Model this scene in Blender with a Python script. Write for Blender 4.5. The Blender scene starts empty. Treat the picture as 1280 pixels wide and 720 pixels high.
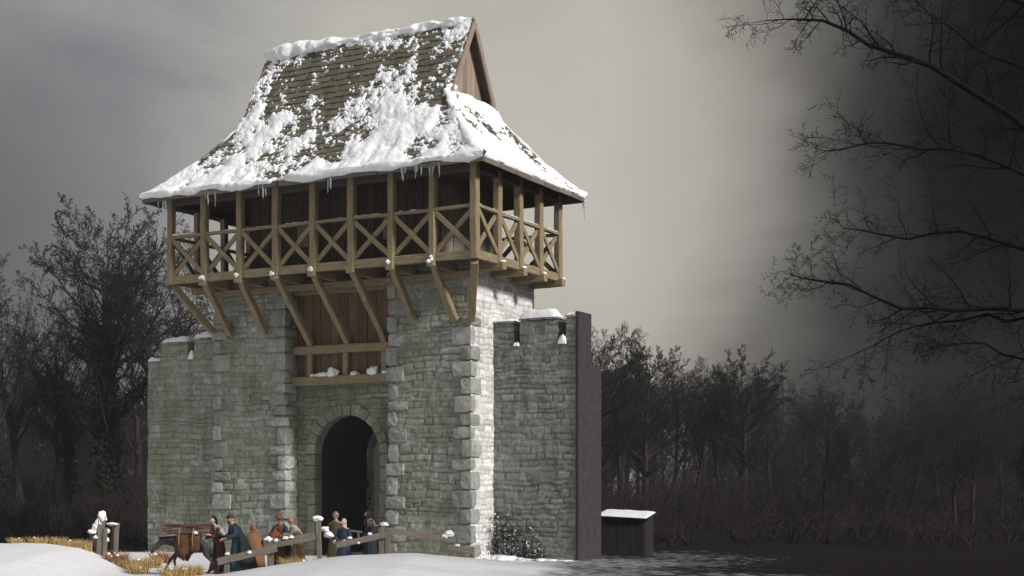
import bpy, math, random
import numpy as np
from mathutils import Vector, Matrix, Quaternion
PI = math.pi
R = math.radians
scene = bpy.context.scene
COL = scene.collection
ZC = 2.9            # camera height above the ground
F = 1790.0          # focal length in pixels of the 1280 px photograph

# ------------------------------------------------------------------ object helpers
def tag(o, label=None, cat=None, group=None, kind=None):
    if label: o['label'] = label
    if cat: o['category'] = cat
    if group: o['group'] = group
    if kind: o['kind'] = kind
    return o
def empty(name, loc=(0, 0, 0), rz=0.0):
    o = bpy.data.objects.new(name, None); COL.objects.link(o)
    o.location = loc; o.rotation_euler = (0, 0, rz); o.empty_display_size = .2
    return o
def link_mesh(name, me, mats, parent=None, smooth=False):
    for m in (mats if isinstance(mats, (list, tuple)) else [mats]): me.materials.append(m)
    if smooth: me.polygons.foreach_set('use_smooth', [True] * len(me.polygons))
    o = bpy.data.objects.new(name, me); COL.objects.link(o)
    if parent is not None: o.parent = parent
    return o
def copy_tree(o, parent=None):
    c = o.copy(); COL.objects.link(c)
    if parent is not None: c.parent = parent
    for ch in list(o.children): copy_tree(ch, c)
    return c
def shadow_children(o):
    return list(o.children)

class MB:
    """collects beams, boxes, tubes and lofts into one mesh"""
    def __init__(s): s.v = []; s.f = []; s.uv = []; s.mi = []
    def quadstrip(s, rings, closed=True, cap0=True, cap1=True, L=None, mi=0, u0=None):
        n = len(rings[0]); base = len(s.v)
        for r in rings: s.v.extend([tuple(p) for p in r])
        if L is None:
            L = [0]
            for i in range(1, len(rings)): L.append(L[-1] + (Vector(rings[i][0]) - Vector(rings[i-1][0])).length)
        off = u0 if u0 is not None else 0.0
        per = [0]
        for j in range(n):
            per.append(per[-1] + (Vector(rings[0][(j+1) % n]) - Vector(rings[0][j])).length)
        for i in range(len(rings)-1):
            for j in range(n if closed else n-1):
                k = (j+1) % n
                s.f.append((base+i*n+j, base+i*n+k, base+(i+1)*n+k, base+(i+1)*n+j))
                s.uv.append(((L[i]+off, per[j]+off), (L[i]+off, per[j+1]+off), (L[i+1]+off, per[j+1]+off), (L[i+1]+off, per[j]+off)))
                s.mi.append(mi)
        if cap0:
            s.f.append(tuple(base+j for j in reversed(range(n)))); s.uv.append(tuple((off, per[j]+off) for j in reversed(range(n)))); s.mi.append(mi)
        if cap1:
            b = base+(len(rings)-1)*n
            s.f.append(tuple(b+j for j in range(n))); s.uv.append(tuple((off, per[j]+off) for j in range(n))); s.mi.append(mi)
    def beam(s, p0, p1, w, h, rng=None, up=(0, 0, 1), jit=.008, seg=4, ch=.12, mi=0):
        """squared timber with worn edges between two points"""
        rng = rng or random
        p0 = Vector(p0); p1 = Vector(p1); d = (p1-p0); L = d.length; d.normalize()
        up = Vector(up)
        if abs(d.dot(up)) > .95: up = Vector((0, 1, 0))
        side = d.cross(up).normalized(); up2 = side.cross(d).normalized()
        c = min(w, h)*ch
        sec = [(-w/2+c, -h/2), (w/2-c, -h/2), (w/2, -h/2+c), (w/2, h/2-c), (w/2-c, h/2), (-w/2+c, h/2), (-w/2, h/2-c), (-w/2, -h/2+c)]
        rings = []
        for i in range(seg+1):
            q = p0+d*L*i/seg
            bx, bz = rng.uniform(-jit, jit), rng.uniform(-jit, jit)
            rings.append([q+side*(x+bx+rng.uniform(-jit, jit)*.5)+up2*(z+bz+rng.uniform(-jit, jit)*.5) for x, z in sec])
        Ls = [L*i/seg for i in range(seg+1)]
        s.quadstrip(rings, L=Ls, mi=mi, u0=rng.uniform(0, 50))
    def box(s, x0, x1, y0, y1, z0, z1, mi=0):
        r0 = [(x0, y0, z0), (x1, y0, z0), (x1, y1, z0), (x0, y1, z0)]
        r1 = [(x, y, z1) for x, y, z in r0]
        s.quadstrip([r0, r1], mi=mi)
    def tube(s, pts, rad, n=6, mi=0, cap=True, flat=1.0):
        rings = []
        prev = None
        for i, p in enumerate(pts):
            p = Vector(p)
            d = (Vector(pts[min(i+1, len(pts)-1)])-Vector(pts[max(i-1, 0)]))
            if d.length < 1e-9: d = Vector((0, 0, 1))
            d.normalize()
            a = prev if prev is not None else (Vector((1, 0, 0)) if abs(d.x) < .8 else Vector((0, 1, 0)))
            a = (a-d*a.dot(d))
            if a.length < 1e-6: a = d.orthogonal()
            a.normalize(); prev = a; b = d.cross(a)
            r = rad[i] if isinstance(rad, (list, tuple)) else rad
            rings.append([p+a*math.cos(2*PI*j/n)*r+b*math.sin(2*PI*j/n)*r*flat for j in range(n)])
        s.quadstrip(rings, cap0=cap, cap1=cap, mi=mi)
    def add(s, verts, faces, mi=0):
        b = len(s.v); s.v.extend([tuple(v) for v in verts])
        for f in faces:
            s.f.append(tuple(b+i for i in f)); s.uv.append(tuple((verts[i][0], verts[i][2]) for i in f)); s.mi.append(mi)
    def build(s, name, mats, parent=None, smooth=False):
        me = bpy.data.meshes.new(name)
        me.from_pydata(s.v, [], s.f)
        uvl = me.uv_layers.new(name='UVMap')
        flat = [c for f in s.uv for p in f for c in p]
        uvl.data.foreach_set('uv', flat)
        me.polygons.foreach_set('material_index', s.mi)
        me.update()
        return link_mesh(name, me, mats, parent, smooth)

# ------------------------------------------------------------------ numpy noise
def _h(ix, iy, seed):
    n = (ix.astype(np.int64)*374761393 + iy.astype(np.int64)*668265263 + seed*1442695041) & 0x7fffffff
    n = ((n ^ (n >> 13))*1274126177) & 0x7fffffff
    n = ((n ^ (n >> 16))*1103515245) & 0x7fffffff
    return (n & 0xffff)/65535.0
def vn(x, y, seed=0):
    x = np.asarray(x, float); y = np.asarray(y, float)
    ix = np.floor(x); iy = np.floor(y); fx = x-ix; fy = y-iy
    fx = fx*fx*(3-2*fx); fy = fy*fy*(3-2*fy)
    a = _h(ix, iy, seed); b = _h(ix+1, iy, seed); c = _h(ix, iy+1, seed); d = _h(ix+1, iy+1, seed)
    return (a*(1-fx)+b*fx)*(1-fy)+(c*(1-fx)+d*fx)*fy
def fbm(x, y, seed=0, o=4, g=.5):
    s = 0; a = 1; t = 0
    for i in range(o):
        s = s+a*vn(x*2**i+17.3*i, y*2**i-9.1*i, seed+i*7); t += a; a *= g
    return s/t*2-1
def sstep(a, b, x):
    t = np.clip((x-a)/(b-a), 0, 1); return t*t*(3-2*t)

def grid_object(name, P, mat, parent=None, mask=None, attrs=None, smooth=True, flip=False):
    """P[rows, cols, 3]; mask[rows-1, cols-1] keeps cells"""
    nr, nc = P.shape[:2]
    idx = np.arange(nr*nc).reshape(nr, nc)
    q = np.stack([idx[:-1, :-1], idx[:-1, 1:], idx[1:, 1:], idx[1:, :-1]], -1)
    if flip: q = q[..., ::-1]
    q = q[mask] if mask is not None else q.reshape(-1, 4)
    used = np.unique(q); remap = -np.ones(nr*nc, np.int64); remap[used] = np.arange(len(used))
    q = remap[q]; V = P.reshape(-1, 3)[used]
    me = bpy.data.meshes.new(name)
    me.vertices.add(len(V)); me.vertices.foreach_set('co', V.astype(np.float32).ravel())
    me.loops.add(q.size); me.loops.foreach_set('vertex_index', q.astype(np.int32).ravel())
    me.polygons.add(len(q)); me.polygons.foreach_set('loop_start', np.arange(0, q.size, 4, dtype=np.int32))
    me.update(calc_edges=True)
    for k, A in (attrs or {}).items():
        at = me.attributes.new(k, 'FLOAT', 'POINT'); at.data.foreach_set('value', A.reshape(-1)[used].astype(np.float32))
    me.validate()
    return link_mesh(name, me, mat, parent, smooth)
def join_into(target, others):
    """merge freshly made mesh objects into one part without bpy.ops"""
    import bmesh
    bm = bmesh.new(); bm.from_mesh(target.data)
    for o in others: bm.from_mesh(o.data)
    bm.to_mesh(target.data); bm.free()
    for o in others:
        m = o.data; bpy.data.objects.remove(o); bpy.data.meshes.remove(m)

# ------------------------------------------------------------------ materials
def new_mat(name):
    m = bpy.data.materials.new(name); m.use_nodes = True
    nt = m.node_tree; b = nt.nodes['Principled BSDF']
    return m, nt, b
def N(nt, t, **kw):
    n = nt.nodes.new(t)
    for k, v in kw.items():
        if k.startswith('i_'): n.inputs[k[2:].replace('_', ' ')].default_value = v
        else: setattr(n, k, v)
    return n
def ramp(nt, fac, stops):
    r = nt.nodes.new('ShaderNodeValToRGB'); nt.links.new(fac, r.inputs[0])
    el = r.color_ramp.elements
    while len(el) > 1: el.remove(el[-1])
    el[0].position = stops[0][0]; el[0].color = (*stops[0][1], 1)
    for p, c in stops[1:]:
        e = el.new(p); e.color = (*c, 1)
    return r.outputs[0]
def mixc(nt, fac, a, b, mode='MIX'):
    m = nt.nodes.new('ShaderNodeMix'); m.data_type = 'RGBA'; m.blend_type = mode
    for s, v in ((m.inputs[0], fac), (m.inputs[6], a), (m.inputs[7], b)):
        if isinstance(v, bpy.types.NodeSocket): nt.links.new(v, s)
        elif isinstance(v, (int, float)): s.default_value = v
        else: s.default_value = (*v, 1)
    return m.outputs[2]
def math_n(nt, op, a, b=None, c=None):
    m = nt.nodes.new('ShaderNodeMath'); m.operation = op
    for i, v in enumerate((a, b, c)):
        if v is None: continue
        if isinstance(v, bpy.types.NodeSocket): nt.links.new(v, m.inputs[i])
        else: m.inputs[i].default_value = v
    return m.outputs[0]
def noise(nt, vec, scale, detail=4, rough=.55, dist=0):
    n = nt.nodes.new('ShaderNodeTexNoise'); n.inputs['Scale'].default_value = scale
    n.inputs['Detail'].default_value = detail; n.inputs['Roughness'].default_value = rough; n.inputs['Distortion'].default_value = dist
    if vec is not None: nt.links.new(vec, n.inputs['Vector'])
    return n.outputs[0]
def bump(nt, bs, h, strength=.4, dist=.03):
    b = nt.nodes.new('ShaderNodeBump'); b.inputs['Strength'].default_value = strength; b.inputs['Distance'].default_value = dist
    nt.links.new(h, b.inputs['Height']); nt.links.new(b.outputs[0], bs.inputs['Normal'])

def stone_mat(name, base, dark, moss, moss_amt):
    m, nt, bs = new_mat(name)
    tc = nt.nodes.new('ShaderNodeTexCoord'); obj = tc.outputs['Object']
    at = nt.nodes.new('ShaderNodeAttribute'); at.attribute_name = 'tint'
    ag = nt.nodes.new('ShaderNodeAttribute'); ag.attribute_name = 'groove'
    n1 = noise(nt, obj, 7, 8, .62); n2 = noise(nt, obj, .55, 4, .6); n3 = noise(nt, obj, 30, 4, .7)
    c = ramp(nt, n1, [(.25, dark), (.52, base), (.8, tuple(min(1, x*1.35) for x in base))])
    tv = math_n(nt, 'MULTIPLY_ADD', at.outputs['Fac'], .5, .74)
    cc = nt.nodes.new('ShaderNodeCombineColor')
    for i in range(3): nt.links.new(tv, cc.inputs[i])
    c = mixc(nt, 1.0, c, cc.outputs[0], 'MULTIPLY')
    mf = math_n(nt, 'MULTIPLY', ramp(nt, n2, [(.38, (0, 0, 0)), (.62, (1, 1, 1))]), moss_amt)
    c = mixc(nt, mf, c, moss)
    # dark rain streaks and grime with a shape of their own
    mp = nt.nodes.new('ShaderNodeMapping'); mp.inputs['Scale'].default_value = (1.6, 1.6, .16); nt.links.new(obj, mp.inputs['Vector'])
    st = noise(nt, mp.outputs[0], 1.6, 5, .6)
    c = mixc(nt, math_n(nt, 'MULTIPLY', ramp(nt, st, [(.5, (0, 0, 0)), (.72, (1, 1, 1))]), .45), c, tuple(x*.42 for x in dark))
    c = mixc(nt, math_n(nt, 'MULTIPLY', ag.outputs['Fac'], .75), c, tuple(x*.3 for x in dark))
    # pale grains of frost on rough stone
    c = mixc(nt, math_n(nt, 'MULTIPLY', ramp(nt, n3, [(.62, (0, 0, 0)), (.76, (1, 1, 1))]), .5), c, tuple(min(.7, x*2.0) for x in base))
    nt.links.new(c, bs.inputs['Base Color']); bs.inputs['Roughness'].default_value = .93
    h = math_n(nt, 'ADD', n1, math_n(nt, 'MULTIPLY', n3, .35))
    bump(nt, bs, h, .75, .05)
    return m
def wood_mat(name, base, dark, light, green=None):
    m, nt, bs = new_mat(name)
    tc = nt.nodes.new('ShaderNodeTexCoord')
    mp = nt.nodes.new('ShaderNodeMapping'); mp.inputs['Scale'].default_value = (1.2, 16, 1); nt.links.new(tc.outputs['UV'], mp.inputs['Vector'])
    g = noise(nt, mp.outputs[0], 1.8, 7, .65, .4)
    mp2 = nt.nodes.new('ShaderNodeMapping'); mp2.inputs['Scale'].default_value = (.5, 3, 1); nt.links.new(tc.outputs['UV'], mp2.inputs['Vector'])
    g2 = noise(nt, mp2.outputs[0], 1.5, 4, .6)
    ge = nt.nodes.new('ShaderNodeNewGeometry')
    c = ramp(nt, g, [(.28, dark), (.5, base), (.75, light)])
    c = mixc(nt, math_n(nt, 'MULTIPLY', g2, .55), c, green or tuple(x*.6 for x in base))
    tv = math_n(nt, 'MULTIPLY_ADD', ge.outputs['Random Per Island'], .55, .68)
    cc = nt.nodes.new('ShaderNodeCombineColor')
    for i in range(3): nt.links.new(tv, cc.inputs[i])
    c = mixc(nt, 1.0, c, cc.outputs[0], 'MULTIPLY')
    n3 = noise(nt, tc.outputs['Object'], 22, 3, .7)
    c = mixc(nt, math_n(nt, 'MULTIPLY', ramp(nt, n3, [(.6, (0, 0, 0)), (.75, (1, 1, 1))]), .35), c, light)
    nt.links.new(c, bs.inputs['Base Color']); bs.inputs['Roughness'].default_value = .85
    bump(nt, bs, g, .6, .02)
    return m
def snow_mat(name, col=(.86, .87, .88)):
    m, nt, bs = new_mat(name)
    tc = nt.nodes.new('ShaderNodeTexCoord'); o = tc.outputs['Object']
    n1 = noise(nt, o, 9, 6, .65); n2 = noise(nt, o, 60, 3, .6)
    c = ramp(nt, n1, [(.3, tuple(x*.9 for x in col)), (.6, col)])
    nt.links.new(c, bs.inputs['Base Color']); bs.inputs['Roughness'].default_value = .55
    bs.inputs['Specular IOR Level'].default_value = .25
    bump(nt, bs, math_n(nt, 'ADD', n1, math_n(nt, 'MULTIPLY', n2, .4)), .55, .05)
    return m
def plain_mat(name, col, rough=.85, nscale=25, var=.35, bmp=.3, metal=0.0):
    m, nt, bs = new_mat(name)
    tc = nt.nodes.new('ShaderNodeTexCoord')
    n1 = noise(nt, tc.outputs['Object'], nscale, 5, .6)
    c = ramp(nt, n1, [(.3, tuple(x*(1-var) for x in col)), (.7, tuple(min(1, x*(1+var)) for x in col))])
    nt.links.new(c, bs.inputs['Base Color']); bs.inputs['Roughness'].default_value = rough; bs.inputs['Metallic'].default_value = metal
    bs.inputs['Specular IOR Level'].default_value = .5 if metal or rough < .7 else .12
    bump(nt, bs, n1, bmp, .02)
    return m

M = {}
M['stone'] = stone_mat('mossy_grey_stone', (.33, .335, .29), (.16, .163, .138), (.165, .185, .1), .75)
M['stone_sunlit'] = stone_mat('sunlit_pale_stone', (.7, .675, .66), (.5, .48, .465), (.55, .53, .5), .3)  # sunlit copy of the stone, sunlight put into its pale colour
M['quoin'] = stone_mat('grey_corner_stone', (.34, .34, .325), (.17, .17, .16), (.17, .185, .12), .5)
M['stone_dark'] = stone_mat('dark_grey_stone', (.26, .26, .24), (.13, .13, .12), (.15, .15, .12), .4)  # darker grey than the stone of the left wall
M['arch'] = stone_mat('green_arch_stone', (.27, .275, .215), (.12, .125, .09), (.14, .155, .08), .7)
M['passage_shade'] = stone_mat('shade_dark_stone', (.025, .024, .022), (.01, .01, .009), (.02, .021, .016), .4)  # shade of the gate passage put into the stone colour
M['shed'] = wood_mat('blackish_boards', (.012, .01, .009), (.006, .005, .004), (.02, .017, .015))  # almost black base colour for the shed boards
M['plaster'] = plain_mat('mauve_plaster_and_haze', (.05, .042, .045), .9, 3, .22, .3)  # wall end plaster; also the haze colour painted on the arch backdrop
M['wood'] = wood_mat('weathered_oak', (.25, .185, .1), (.065, .045, .024), (.42, .35, .235), (.155, .14, .08))
M['wood_brown'] = wood_mat('brown_boards', (.135, .092, .046), (.045, .03, .016), (.2, .15, .085), (.1, .08, .045))
M['wood_gable'] = wood_mat('russet_gable_boards', (.27, .2, .155), (.13, .092, .07), (.37, .29, .23), (.22, .17, .13))
M['wood_grey'] = wood_mat('silvered_wood', (.17, .145, .115), (.07, .055, .042), (.26, .23, .19))
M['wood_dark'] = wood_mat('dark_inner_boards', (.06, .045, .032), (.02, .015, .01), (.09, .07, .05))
M['snow'] = snow_mat('snow')
M['snow_ground'] = None
M['bark'] = plain_mat('dark_bark', (.028, .025, .023), .9, 6, .4, .5)
M['bark_near'] = plain_mat('black_bark', (.004, .003, .003), .9, 8, .3, .3)  # much darker base colour than the other bark
M['ivy'] = plain_mat('ivy_leaves', (.012, .014, .009), .8, 10, .5, .2)
M['scrub'] = plain_mat('bare_scrub_twigs', (.03, .026, .024), .9, 5, .4, .2)

def shingle_mat():
    m, nt, bs = new_mat('oak_shingles')
    tc = nt.nodes.new('ShaderNodeTexCoord'); o = tc.outputs['Object']
    ge = nt.nodes.new('ShaderNodeNewGeometry')
    c = ramp(nt, ge.outputs['Random Per Island'], [(0, (.08, .07, .048)), (.35, (.135, .122, .085)), (.7, (.19, .175, .125)), (1, (.155, .12, .085))])
    mp = nt.nodes.new('ShaderNodeMapping'); mp.inputs['Scale'].default_value = (14, 1.5, 1.5); nt.links.new(o, mp.inputs['Vector'])
    g = noise(nt, mp.outputs[0], 2, 5, .6)
    c = mixc(nt, math_n(nt, 'MULTIPLY', g, .7), c, (.045, .04, .026))
    n2 = noise(nt, o, 1.1, 4, .6)
    c = mixc(nt, math_n(nt, 'MULTIPLY', ramp(nt, n2, [(.45, (0, 0, 0)), (.65, (1, 1, 1))]), .5), c, (.09, .092, .045))
    nt.links.new(c, bs.inputs['Base Color']); bs.inputs['Roughness'].default_value = .85
    bump(nt, bs, g, .6, .02)
    return m
M['shingle'] = shingle_mat()
def ice_mat():
    m, nt, bs = new_mat('ice')
    bs.inputs['Base Color'].default_value = (.75, .78, .8, 1); bs.inputs['Roughness'].default_value = .12
    bs.inputs['Transmission Weight'].default_value = .6; bs.inputs['IOR'].default_value = 1.31
    return m
M['ice'] = ice_mat()

# ------------------------------------------------------------------ terrain
def terrain_z(X, Y):
    X = np.asarray(X, float); Y = np.asarray(Y, float)
    z = 0.05*fbm(X*.25, Y*.25, 3, 3)
    # foreground bank in front of the gate
    cx = np.array([-13., -10.5, -9.35, -7.5, -5.2, -3.1, -1.3, 0, 2.5, 6, 12]); cz = np.array([.0, .05, .12, .44, .72, .80, .62, .5, .3, .15, .05])
    c = np.interp(X, cx, cz)
    prof = np.where(Y < 46.3, 1-.25*sstep(46, 30, Y), np.exp(-((Y-46.3)/1.35)**2))
    z = z+c*prof
    mx = np.array([-40, -22., -17.9, -16.2, -15.1, -14.3, -13.7, -13.2, -12.6]); mz = np.array([.9, .95, 1.0, .95, .82, .52, .25, .08, 0])
    m = np.interp(X, mx, mz, right=0)
    z = z+m*np.where(Y < 50, 1-.35*sstep(49, 38, Y), np.exp(-((Y-50)/2.4)**2))
    z = z+.25*sstep(90, 140, Y)*(1+fbm(X*.03, Y*.03, 9, 3)*2)
    z = z+.02*fbm(X*1.3, Y*1.3, 5, 3)
    return z
def tz(x, y): return float(terrain_z(x, y))

def ground():
    def axis(lo, hi, fine_lo, fine_hi, fs, n):
        a = lo+(fine_lo-lo)*np.linspace(0, 1, n, endpoint=False)**.5
        b = np.arange(fine_lo, fine_hi, fs)
        c = fine_hi+(hi-fine_hi)*np.linspace(0, 1, n+1)**2
        return np.concatenate([a, b, c])
    xs = axis(-280, 280, -24, 14, .16, 30); ys = axis(-60, 340, 32, 72, .16, 30)
    X, Y = np.meshgrid(xs, ys)
    Z = terrain_z(X, Y)
    P = np.stack([X, Y, Z], -1)
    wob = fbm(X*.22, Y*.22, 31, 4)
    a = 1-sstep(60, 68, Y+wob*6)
    a = a*(1-.75*sstep(-1.5, 2.5, X+wob*2.6)-.25*sstep(2, 13, X+wob*4))  # edge darkening painted in: snow colour fades to dark towards the right
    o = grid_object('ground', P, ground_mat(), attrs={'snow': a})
    tag(o, kind='structure')
def ground_mat():
    m, nt, bs = new_mat('snowy_ground')
    tc = nt.nodes.new('ShaderNodeTexCoord'); o = tc.outputs['Object']
    at = nt.nodes.new('ShaderNodeAttribute'); at.attribute_name = 'snow'
    n1 = noise(nt, o, 2.2, 7, .65); n2 = noise(nt, o, 14, 5, .65)
    litter_and_shade = ramp(nt, n2, [(.3, (.004, .0035, .003)), (.7, (.012, .0095, .008))])  # woodland litter; its dark also stands for the gloom painted at the right
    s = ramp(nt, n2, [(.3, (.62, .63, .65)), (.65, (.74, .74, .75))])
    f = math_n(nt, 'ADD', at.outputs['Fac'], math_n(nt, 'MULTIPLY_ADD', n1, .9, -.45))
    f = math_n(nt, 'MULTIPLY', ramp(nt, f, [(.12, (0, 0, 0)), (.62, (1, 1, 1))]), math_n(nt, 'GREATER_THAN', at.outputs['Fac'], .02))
    nt.links.new(mixc(nt, f, litter_and_shade, s), bs.inputs['Base Color'])
    bs.inputs['Roughness'].default_value = .9; bs.inputs['Specular IOR Level'].default_value = .08
    bump(nt, bs, math_n(nt, 'ADD', n1, math_n(nt, 'MULTIPLY', n2, .6)), .5, .1)
    return m
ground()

# ------------------------------------------------------------------ the gate: local frame
GX, GY = -1.413, 55.0
GA = math.atan2(-.472, .881)
gate = empty('town_gate', (GX, GY, 0), GA)
tag(gate, 'tall medieval stone town gate with timber gallery and steep shingled snowy roof', 'gatehouse')
def L(a, b, z): return Vector((-a, b, z+ZC))       # z counted from the camera height
def gate_world(a, b, z):
    v = L(a, b, z); c, s = math.cos(GA), math.sin(GA)
    return Vector((GX+v.x*c-v.y*s, GY+v.x*s+v.y*c, v.z))

def masonry_arrays(w, h, res, seed, ch=(.14, .33), sw=(.28, 1.0), depth=.042, rough=.024):
    nu = max(4, int(w/res)); nv = max(4, int(h/res))
    u = np.linspace(0, w, nu+1); v = np.linspace(0, h, nv+1)
    U, V = np.meshgrid(u, v)
    rng = np.random.RandomState(seed)
    Vw = V+.12*fbm(U*.9, V*.5, seed+1, 3)+.03*fbm(U*4, V*4, seed+2, 2)
    Uw = U+.05*fbm(U*2.5, V*2.5, seed+3, 2)
    edges = [-.4]
    while edges[-1] < h+.5: edges.append(edges[-1]+rng.uniform(*ch))
    edges = np.array(edges)
    ci = np.clip(np.searchsorted(edges, Vw)-1, 0, len(edges)-2)
    dv = np.minimum(Vw-edges[ci], edges[ci+1]-Vw)
    D = np.zeros_like(U); T = np.zeros_like(U); G = np.zeros_like(U)
    for c in np.unique(ci):
        sel = ci == c
        ue = [-.5-rng.uniform(0, .6)]
        while ue[-1] < w+.6: ue.append(ue[-1]+rng.uniform(*sw))
        ue = np.array(ue)
        si = np.clip(np.searchsorted(ue, Uw[sel])-1, 0, len(ue)-2)
        du = np.minimum(Uw[sel]-ue[si], ue[si+1]-Uw[sel])
        tint = rng.uniform(0, 1, len(ue)); dep = rng.uniform(-.5, .5, len(ue)); til = rng.uniform(-.12, .12, len(ue))
        gw = rng.uniform(.3, 1.25, len(ue))
        d = np.minimum(du, dv[sel])
        g = (1-sstep(.0, .05, d))*gw[si]
        D[sel] = -g*depth+dep[si]*.035+til[si]*(Vw[sel]-edges[c])
        T[sel] = tint[si]; G[sel] = np.clip(g, 0, 1)
    fade = .35+.65*vn(U*.7, V*.7, seed+20)
    D = D*fade+rough*fbm(U*5, V*5, seed+11, 4)+.03*fbm(U*.8, V*.8, seed+12, 2)
    G = G*np.clip(fade+vn(U*2, V*2, seed+15)*.4-.1, 0, 1)
    return U, V, D, T, G
def masonry(name, mat, org, ud, nd, w, h, seed, res=.05, mask_fn=None, parent=None, **kw):
    """org: local lower corner, ud: local unit along the wall, nd: outward normal"""
    U, V, D, T, G = masonry_arrays(w, h, res, seed, **kw)
    org = np.array(org, float); ud = np.array(ud, float); nd = np.array(nd, float)
    P = org+U[..., None]*ud+V[..., None]*np.array([0, 0, 1.])+D[..., None]*nd
    mask = None
    if mask_fn is not None:
        uc = (U[:-1, :-1]+U[1:, 1:])/2; vc = (V[:-1, :-1]+V[1:, 1:])/2
        mask = mask_fn(uc, vc)
    flip = np.dot(np.cross(ud, [0, 0, 1.]), nd) < 0
    return grid_object(name, P, mat, parent, mask, {'tint': T, 'groove': G}, smooth=True, flip=flip)
def core_obj(mb, name='core'):
    o = mb.build(name, [])
    at1 = o.data.attributes.new('tint', 'FLOAT', 'POINT'); at2 = o.data.attributes.new('groove', 'FLOAT', 'POINT')
    at1.data.foreach_set('value', [.5]*len(o.data.vertices))
    return o
AX = (-1, 0, 0); FN = (0, -1, 0); RN = (1, 0, 0); LN = (-1, 0, 0); BD = (0, 1, 0); BN = (0, 1, 0)
B0 = -3.3; BH = 9.1
def lz(a, b, z): return tuple(L(a, b, z))
def mb_box(mb, a0, a1, b0, b1, z0, z1):
    mb.box(-a1, -a0, b0, b1, z0+ZC, z1+ZC)

def quoin_strip(parent, a, b, sa, sb, z0, z1, seed, mats=None, hr=(.42, .8), prot=.1):
    """stones wrapping the corner at (a,b). sa/sb: direction (+1/-1) in which the wall runs in a and b"""
    rng = random.Random(seed); mb = MB(); z = z0; k = 0; tints = []
    while z < z1-.2:
        h = min(rng.uniform(*hr), z1-z)
        wa, wb = (rng.uniform(.62, .9), rng.uniform(.28, .4)) if k % 2 == 0 else (rng.uniform(.3, .45), rng.uniform(.6, .85))
        e = prot+rng.uniform(-.05, .05); g = .022
        a0, a1 = a-sa*e, a+sa*wa; b0, b1 = b-sb*e, b+sb*wb
        if sb == 0: b0, b1 = b-e, b+.1
        n = 4
        verts = []; 
        lo = (min(-a0, -a1), min(b0, b1), z+g+ZC); hi = (max(-a0, -a1), max(b0, b1), z+h-g+ZC)
        bm_v, bm_f = rough_block(lo, hi, rng, .022)
        nb = len(mb.v)
        mb.add(bm_v, bm_f); tints += [rng.random()]*len(bm_v)
        z += h; k += 1
    o = mb.build('quoins', mats or M['quoin'], parent, smooth=False)
    t = o.data.attributes.new('tint', 'FLOAT', 'POINT'); t.data.foreach_set('value', tints)
    return o
def rough_block(lo, hi, rng, jit, n=3):
    """box subdivided n per edge, chamfered and jittered"""
    lo = Vector(lo); hi = Vector(hi); sz = hi-lo
    V = {}; verts = []; faces = []
    def vid(i, j, k):
        key = (i, j, k)
        if key not in V:
            t = Vector((i/n, j/n, k/n))
            p = Vector((lo.x+sz.x*t.x, lo.y+sz.y*t.y, lo.z+sz.z*t.z))
            on = sum(1 for q in (i, j, k) if q in (0, n))
            c = (lo+hi)/2
            if on >= 2:
                s = .022 if on == 2 else .04
                for ax, q in enumerate((i, j, k)):
                    if q == 0: p[ax] += s
                    elif q == n: p[ax] -= s
            p += Vector((rng.uniform(-jit, jit), rng.uniform(-jit, jit), rng.uniform(-jit, jit)*.7))
            V[key] = len(verts); verts.append(p)
        return V[key]
    for i in range(n):
        for j in range(n):
            for s_, q in ((0, 0), (1, n)):
                f = [(i, j), (i+1, j), (i+1, j+1), (i, j+1)]
                if s_ == 0: f = f[::-1]
                faces.append([vid(x, y, q) for x, y in f])
                faces.append([vid(q, x, y) for x, y in f])
                faces.append([vid(y, q, x) for x, y in f])
    return verts, faces

def pier(a0, a1, seed, right):
    mb = MB(); mb_box(mb, a0+.06, a1-.06, 1.75+.07, 7.24, B0, BH)
    c = core_obj(mb)
    parts = [masonry('x', [], lz(a0, 1.75, B0), AX, FN, a1-a0, BH-B0, seed)]
    parts.append(masonry('x', [], lz(a1, 1.75, B0), BD, LN, 5.5, BH-B0, seed+1, res=.08 if right else .09))
    if not right: parts.append(masonry('x', [], lz(a0, 1.75, B0), BD, RN, 1.2, BH-B0, seed+2))
    parts.append(masonry('x', [], lz(a0, 7.3, B0), AX, BN, a1-a0, BH-B0, seed+3, res=.1))
    base = parts[0]; join_into(base, parts[1:]+[c])
    base.name = 'stone_pier'; base.data.materials.append(M['stone']); base.parent = gate
    if right:
        s = masonry('lit_side', M['stone_sunlit'], lz(a0, 1.75, B0), BD, RN, 5.55, BH-B0, seed+5, parent=base, res=.05, ch=(.13, .3), depth=.02)
        s.name = 'side_wall'; s['label'] = 'side of the pier with sunlight painted into its pale stone'
    quoin_strip(base, a0, 1.75, 1, 1, B0, 7.0 if right else 8.9, seed+7)
    quoin_strip(base, a1, 1.75, -1, 1, B0, 8.9 if right else 6.9, seed+8)
    return base
pier(1.22, 5.05, 100, True)
pier(10.4, 14.2, 200, False)

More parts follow.
